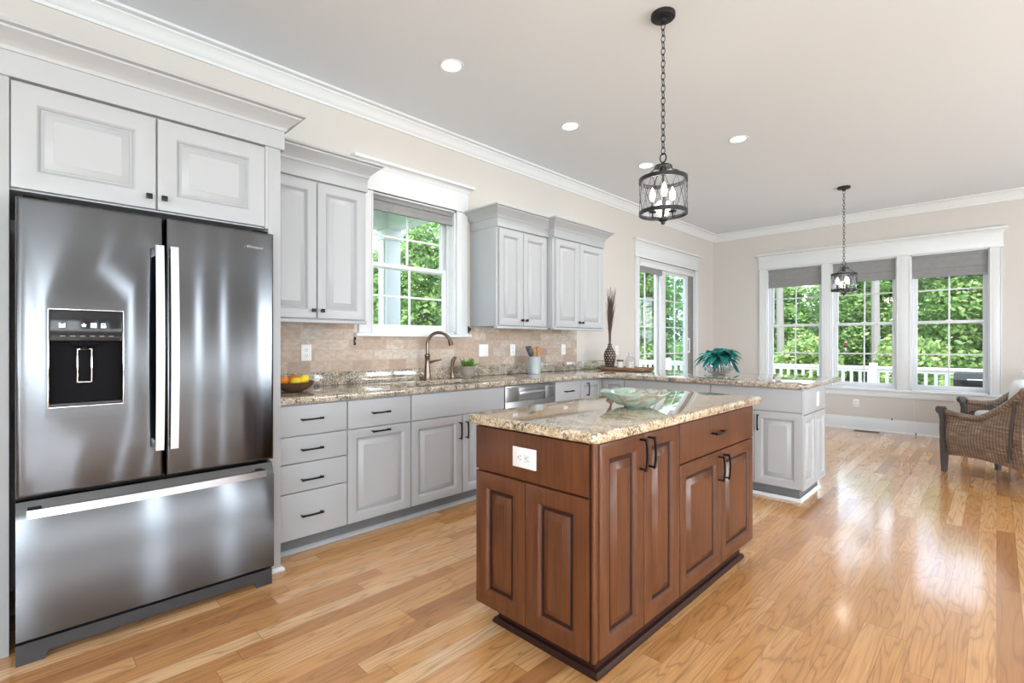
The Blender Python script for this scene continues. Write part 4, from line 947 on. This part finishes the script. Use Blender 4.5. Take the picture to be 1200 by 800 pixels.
# ------------------------------------------------------------------ wicker armchairs
def armchair(label, loc, rz):
    r = thing('wicker_armchair', label, 'chair', loc, 'wicker armchairs by the far windows', local=True, rz=rz)
    hx = .28; yf, yb = .33, -.36
    top = lambda t: .565-.035*math.sin(PI*min(1, t*1.6))*.6+.27*max(0, (t-.42)/.58)**1.6      # arm height, front to back
    bot = lambda t: .165+.025*math.sin(PI*t)
    for s in (-1, 1):
        m = M(); n, k = 16, 8; out = []
        for i in range(n+1):
            t = i/n; y = yf-.02+(yb-yf+.02)*t; row = []
            for j in range(k+1):
                u = j/k; z = bot(t)+(top(t)-bot(t))*u; xx = s*(hx-.012+.035*math.sin(PI*u)*.6+.02*t)
                row.append((xx, y, z))
            out.append(row)
        A = [[m.b.verts.new(p) for p in row] for row in out]; B = [[m.b.verts.new((p[0]-s*.022, p[1], p[2])) for p in row] for row in out]
        for i in range(n):
            for j in range(k):
                m.face((A[i][j], A[i+1][j], A[i+1][j+1], A[i][j+1])); m.face((B[i][j], B[i][j+1], B[i+1][j+1], B[i+1][j]))
        for i in range(n): m.face((A[i][0], B[i][0], B[i+1][0], A[i+1][0])); m.face((A[i][k], A[i+1][k], B[i+1][k], B[i][k]))
        for j in range(k): m.face((A[0][j], A[0][j+1], B[0][j+1], B[0][j])); m.face((A[n][j], B[n][j], B[n][j+1], A[n][j+1]))
        m.build('arm_panel', WICK, r)
        m = M(); m.tube([(s*(hx-.02+.02*i/n), yf-.005+(yb-yf)*i/n, top(i/n)) for i in range(n+1)], .030, 12); m.build('arm_roll', WICK, r)
        # dark scroll post and tapered front leg
        m = M(); prof = [(.012, .30), (.050, .30), (.056, .40), (.052, .49), (.066, .545)]
        cy, cz, rr = .062, .585, .036
        for i in range(9): t = math.radians(-50+i*30); prof.append((cy+rr*math.cos(t), cz+rr*math.sin(t)))
        prof += [(.020, .565), (.014, .50), (.020, .40)]
        m.prism([Vector((s*hx-.027, yf-.035+a, b)) for a, b in prof], (.054, 0, 0)); m.build('scroll_post', DARKW, r)
        m = M(); m.loft([[Vector((s*hx+a*w, yf+b*w-.004, z)) for a, b in ((-1, -1), (1, -1), (1, 1), (-1, 1))] for z, w in ((0, .016), (.12, .021), (.31, .025))]); m.build('leg', DARKW, r)
        m = M(); m.loft([[Vector((s*(hx-.02)+a*w, yb+.02+b*w-.10*(1-z/.3), z)) for a, b in ((-1, -1), (1, -1), (1, 1), (-1, 1))] for z, w in ((0, .017), (.15, .022), (.30, .026))]); m.build('leg', DARKW, r)
        M().tube([(s*(hx+.03), yb+.10, .22), (s*(hx+.034), yb+.085, .45), (s*(hx+.02), yb+.06, .74)], .010, 8).build('side_rail', DARKW, r)
    m = M(); n = 14; A = []
    for i in range(n+1):
        t = i/n*2-1; x_ = t*(hx+.01); zt = .90-.08*t*t; yy = yb-.02*(1-t*t)
        A.append([(x_, yy, .17), (x_, yy-.02, .45), (x_, yy-.07, zt), (x_, yy-.045, zt+.012), (x_, yy+.01, .45), (x_, yy+.028, .17)])
    m.loft([[Vector(p) for p in a] for a in A]); m.build('back_panel', WICK, r)
    M().box(-hx+.015, yb+.02, .33, hx-.015, yf-.01, .365, .008).build('seat_deck', WICK, r)
    m = M(); m.box(-hx+.02, yf-.030, .20, hx-.02, yf-.008, .335, .008); m.build('front_apron', WICK, r)
    return r
def pillow(sx, sy, sz, name, label, loc, rot):
    m = M(); m.box(-sx/2, -sy/2, 0, sx/2, sy/2, sz, .045, 5)
    o = m.build(name, CUSH, origin=(0, 0, 0), smooth=1.2); o.location = loc; o.rotation_euler = rot; return tag(o, label, 'cushion', 'white chair cushions')
def seat_cushions(loc, rz, which):
    Rm = Matrix.Translation(loc) @ Matrix.Rotation(rz, 4, 'Z')
    pillow(.47, .56, .11, 'seat_cushion', 'white seat cushion on the %s wicker armchair' % which, Rm @ Vector((0, .0, .366)), (0, 0, rz))
    o = pillow(.45, .42, .12, 'back_cushion', 'white back cushion leaning in the %s wicker armchair' % which, (0, 0, 0), (0, 0, 0))
    q = Rm @ Matrix.Translation((0, -.155, .478+.235)) @ Matrix.Rotation(math.radians(98), 4, 'X'); q = q @ Matrix.Translation((0, 0, 0)); o.matrix_world = q
    o.location, o.rotation_euler = q.to_translation(), q.to_euler()
AP, BP = ((.075, 6.22, 0), math.radians(49.5)), ((.17, 7.55, 0), math.radians(130.5))
armchair('brown wicker armchair with dark scroll posts nearer the camera at the right edge', *AP)
armchair('wicker armchair behind the nearer one, close under the right far window', *BP)
seat_cushions(*AP, 'nearer'); seat_cushions(*BP, 'farther')
r = thing('suncatcher', 'small amber suncatcher hanging in the middle far window', 'ornament', (-1.56, FW+.075, 1.10))
x, y = -1.56, FW+.075
M().cyl((x, y, 1.22), (x, y, 1.50), .0012, n=6).build('string', TRIM, r)
M().sphere((x, y, 1.195), .022, 16, (1, .5, 1.3)).build('amber_body', mat('amber', (.30, .07, .02), .1), r)
M().sphere((x, y, 1.235), .018, 14, (1, .6, .8)).build('clear_top', mat('pearl', (.7, .66, .6), .2), r)
M().sphere((x, y, 1.13), .012, 14, (1, .6, 2.2)).build('drop', mat('pale_drop', (.75, .78, .8), .1), r)

# ------------------------------------------------------------------ outdoors
DZ = -.14
tag(M().box(-60, -40, -1.6, 40, 70, -1.4).build('lawn', LAWN, origin=(0, 0, 0)), kind='structure')
def deck():
    m = M(); 
    for k in range(46): m.box(W-4.4, FW+.16+.143*k-2*0, DZ-.04, RW+1.5, FW+.16+.143*k+.136, DZ) if FW+.16+.143*k < 11.2 else None
    for k in range(30): m.box(W-4.4, 4.0+.143*k, DZ-.04, W-.16, 4.0+.143*k+.136, DZ) if 4.0+.143*k < FW+.1 else None
    m.box(W-4.3, 4.1, -1.4, W-4.2, 4.2, DZ-.05).box(W-4.3, 11.0, -1.4, W-4.2, 11.1, DZ-.05).box(RW+1.3, 11.0, -1.4, RW+1.4, 11.1, DZ-.05)
    tag(m.build('deck', DECKW, origin=(0, 0, 0)), kind='structure')
deck()
def railing(label, tf, u0, u1, nb):
    r = thing('deck_railing', label, 'railing', tf((u0+u1)/2, 0, DZ), 'white deck railings')
    def bx(ua, ub, na, nb_, za, zb, name, mt=RAILW):
        p, q = tf(ua, na, za), tf(ub, nb_, zb); return M().box(p.x, p.y, p.z, q.x, q.y, q.z, .004).build(name, mt, r)
    bx(u0, u1, -.06, .06, .755, .80, 'top_rail'); bx(u0, u1, -.025, .025, .70, .755, 'upper_rail'); bx(u0, u1, -.03, .03, DZ+.08, DZ+.15, 'bottom_rail')
    k = int((u1-u0)/2.0); 
    for i in range(k+1): uu = u0+(u1-u0)*i/k; p = bx(uu-.055, uu+.055, -.055, .055, DZ, .86, 'post')
    for i in range(nb):
        uu = u0+(u1-u0)*(i+.5)/nb; bx(uu-.023, uu+.023, -.02, .02, DZ+.15, .70, 'baluster')
railing('white deck railing running along the far edge outside the three windows', lambda u, n, z: Vector((u, 11.0+n, z)), -7.6, 4.4, 90)
railing('white deck railing along the outer edge beyond the sliding glass door', lambda u, n, z: Vector((-7.66+n, u, z)), 4.1, 10.85, 51)
def grill():
    x0, x1, y0, y1 = -.455, .42, 9.75, 10.3; r = thing('barbecue_grill', 'black box shaped grill on the deck outside the right far window', 'grill', ((x0+x1)/2, 10, DZ))
    bm = mat('grill_black', (.012, .013, .015), .3)
    M().box(x0, y0, .10, x1, y1, .55, .02).build('firebox', bm, r)
    m = M(); m.prism([Vector((x0, a, b)) for a, b in ((y0, .555), (y0-.01, .68), (y0+.08, .77), (y1-.08, .78), (y1, .70), (y1, .555))], (x1-x0, 0, 0)); lid = m.build('lid', bm, r)
    M().tube([(x0+.15, y0-.005, .68), (x0+.15, y0-.05, .69), (x1-.15, y0-.05, .69), (x1-.15, y0-.005, .68)], .012, 8).build('handle', CHROME, lid)
    for xx in (x0+.04, x1-.04):
        for yy in (y0+.05, y1-.05): M().box(xx-.025, yy-.025, DZ, xx+.025, yy+.025, .10, .004).build('leg', bm, r)
    for k in range(4): M().cyl((x0+.16+.18*k, y0-.02, .45), (x0+.16+.18*k, y0+.002, .45), .025, n=14).build('knob', CHROME, r)
grill()
def porch():
    m = M()
    for k in range(24): m.box(W-2.55, -4+.33*k*1.0, 3.00, W-.16, -4+.33*k+.322, 3.04)
    m.box(W-2.6, -4.2, 3.04, W-.16, 3.74, 3.15).box(W-2.6, -4.2, 2.76, W-2.39, 3.74, 3.00).box(W-2.39, 3.54, 2.76, W-.16, 3.74, 3.00)
    tag(m.build('porch_roof', PORCH, origin=(0, 0, 0)), 'pale blue-grey porch ceiling and beams outside the kitchen window', 'porch roof')
    r = thing('porch_column', 'square pale porch column outside the kitchen window', 'column', (W-2.5, 3.63, -1.4))
    M().box(W-2.6, 3.52, -1.4, W-2.39, 3.74, 2.62, .006).build('shaft', PORCH, r)
    M().box(W-2.63, 3.49, 2.62, W-2.37, 3.77, 2.76, .008).build('capital', PORCH, r)
    m = M()
    for yy in (3.51, 3.75): m.box(W-2.56, yy-.012, -1.4, W-2.43, yy+.012, 2.62, .003)
    m.build('pilaster_strip', RAILW, r)
porch()
def leaf_cloud(pts, size, seed, flat=.5):
    rnd = random.Random(seed); V, F = [], []
    for (c, rad, k) in pts:
        for _ in range(k):
            while True:
                d = Vector((rnd.uniform(-1, 1), rnd.uniform(-1, 1), rnd.uniform(-1, 1)))
                if .15 < d.length < 1: break
            d = d.normalized()*(d.length**.5); q = Vector(c)+Vector((d.x*rad[0], d.y*rad[1], d.z*rad[2]))
            a = Vector((rnd.gauss(0, 1), rnd.gauss(0, 1), rnd.gauss(0, flat))).normalized(); b = a.cross(Vector((rnd.gauss(0, 1), rnd.gauss(0, 1), rnd.gauss(0, 1)))).normalized()
            s = size*rnd.uniform(.6, 1.3); i = len(V); V += [q-a*s, q+b*s*.5, q+a*s, q-b*s*.5]; F.append((i, i+1, i+2, i+3))
    return V, F
def mesh_obj(name, V, F, mt, parent):
    me = bpy.data.meshes.new(name); me.from_pydata([tuple(v) for v in V], [], F); me.materials.append(mt)
    o = bpy.data.objects.new(name, me); C.objects.link(o); o.parent = parent; BASE[o] = BASE[parent]; return o
def tree(name, cat, mt, h, crown0, rad, clumps, per, size, seed, trunk=.13, shape='round'):
    r = thing(name, '', cat, (0, 0, 0), local=True); rnd = random.Random(seed)
    m = M(); m.tube([(0, 0, 0), (.05, .03, h*.4), (-.05, .06, h*.75), (0, 0, h*.96)], [trunk, trunk*.8, trunk*.55, trunk*.15], 10); P = []
    for k in range(clumps):
        t = (k+.5)/clumps; z = crown0+(h-crown0)*t; a = k*2.4+rnd.uniform(-.4, .4)
        R = rad*(math.sin(PI*min(1, .12+.86*t))**.6 if shape == 'round' else (1-.8*t))*rnd.uniform(.45, .95)
        c = Vector((math.cos(a)*R, math.sin(a)*R, z)); s = rad*rnd.uniform(.30, .48)*(1 if shape == 'round' else .85-.4*t)
        P.append((c, (s, s, s*(.75 if shape == 'round' else .45)), per)); m.tube([(0, 0, z-.25*R-.1), c*.55+Vector((0, 0, z*.45-.05)), c], [trunk*.3, trunk*.2, trunk*.06], 5)
    m.build('trunk', BARK, r); V, F = leaf_cloud(P, size, seed); mesh_obj('crown', V, F, mt, r); return r
GZ = -1.42
T = [tree('broadleaf_tree', 'tree', LEAF1, 4.7, .4, 1.62, 34, 560, .08, 21), tree('broadleaf_tree', 'tree', LEAF1, 5.7, .5, 1.68, 40, 560, .085, 33),
     tree('pine_tree', 'tree', LEAF2, 10.0, 5.0, 1.0, 20, 300, .085, 44, .115, 'cone'), tree('garden_shrub', 'shrub', LEAF3, 2.6, .25, 1.0, 24, 330, .06, 55, .05)]
spots = [  # kind, x, y, label
 (0, -5.5, 19.4, 'bright leafy tree beyond the deck filling the left far window'), (1, -.5, 18.6, 'dense leafy tree filling the right far window'),
 (2, -4.45, 15.7, 'slim pine with a bare grey trunk in the left far window'), (2, -2.25, 15.9, 'slim pine with a dark trunk in the middle far window'),
 (1, -2.9, 22.4, 'leafy tree standing back behind the middle far window'), (1, -7.6, 23.6, 'tall tree farther back behind the left far window'),
 (1, 1.7, 22.8, 'tall tree farther back at the right edge of the right far window'), (0, -.8, 26.9, 'leafy tree farthest back behind the right far window'), (1, -5.2, 27.2, 'leafy tree farthest back between the left and middle far windows'),
 (1, -9.5, 16.8, 'bright tree seen at the top of the left sliding door pane'), (1, -12.2, 20.6, 'leafy tree farther back behind the sliding door'), (2, -11.2, 24.6, 'pine far behind the sliding door'),
 (1, -11.7, 8.3, 'leafy tree nearest the house in the right half of the kitchen window'), (1, -16.8, 9.5, 'leafy tree just right of the porch column in the kitchen window'), (0, -15.6, 13.0, 'leafy tree at the right edge of the kitchen window, farther back'), (1, -21.0, 12.4, 'tall tree farthest back, beside the porch column in the kitchen window')]
used = set()
for i, (k, x, y, lab) in enumerate(spots):
    g = 'trees around the house'
    if k not in used: o = T[k]; used.add(k); o.location = (x, y, GZ); o.rotation_euler = (0, 0, i*1.3); tag(o, lab, None, g)
    else: dup(T[k], (x, y, GZ), i*1.3, lab, g)
shr = [(-8.05, 12.5, 'yellow-green shrub behind the railing in the left sliding door pane'), (-5.7, 12.5, 'shrub behind the railing in the right sliding door pane'), (-10.4, 13.4, 'shrub farther left behind the sliding door railing'),
       (-3.35, 13.6, 'shrub behind the railing in the left far window'), (-1.2, 13.1, 'bright shrub beyond the railing in the middle far window'), (.95, 13.6, 'shrub beyond the railing behind the black grill'), (-6.9, 15.6, 'shrub beyond the railing left of the left far window')]
for i, (x, y, lab) in enumerate(shr):
    if i == 0: o = T[3]; o.location = (x, y, GZ); tag(o, lab, None, 'shrubs beyond the deck')
    else: dup(T[3], (x, y, GZ), i*.9, lab, 'shrubs beyond the deck')
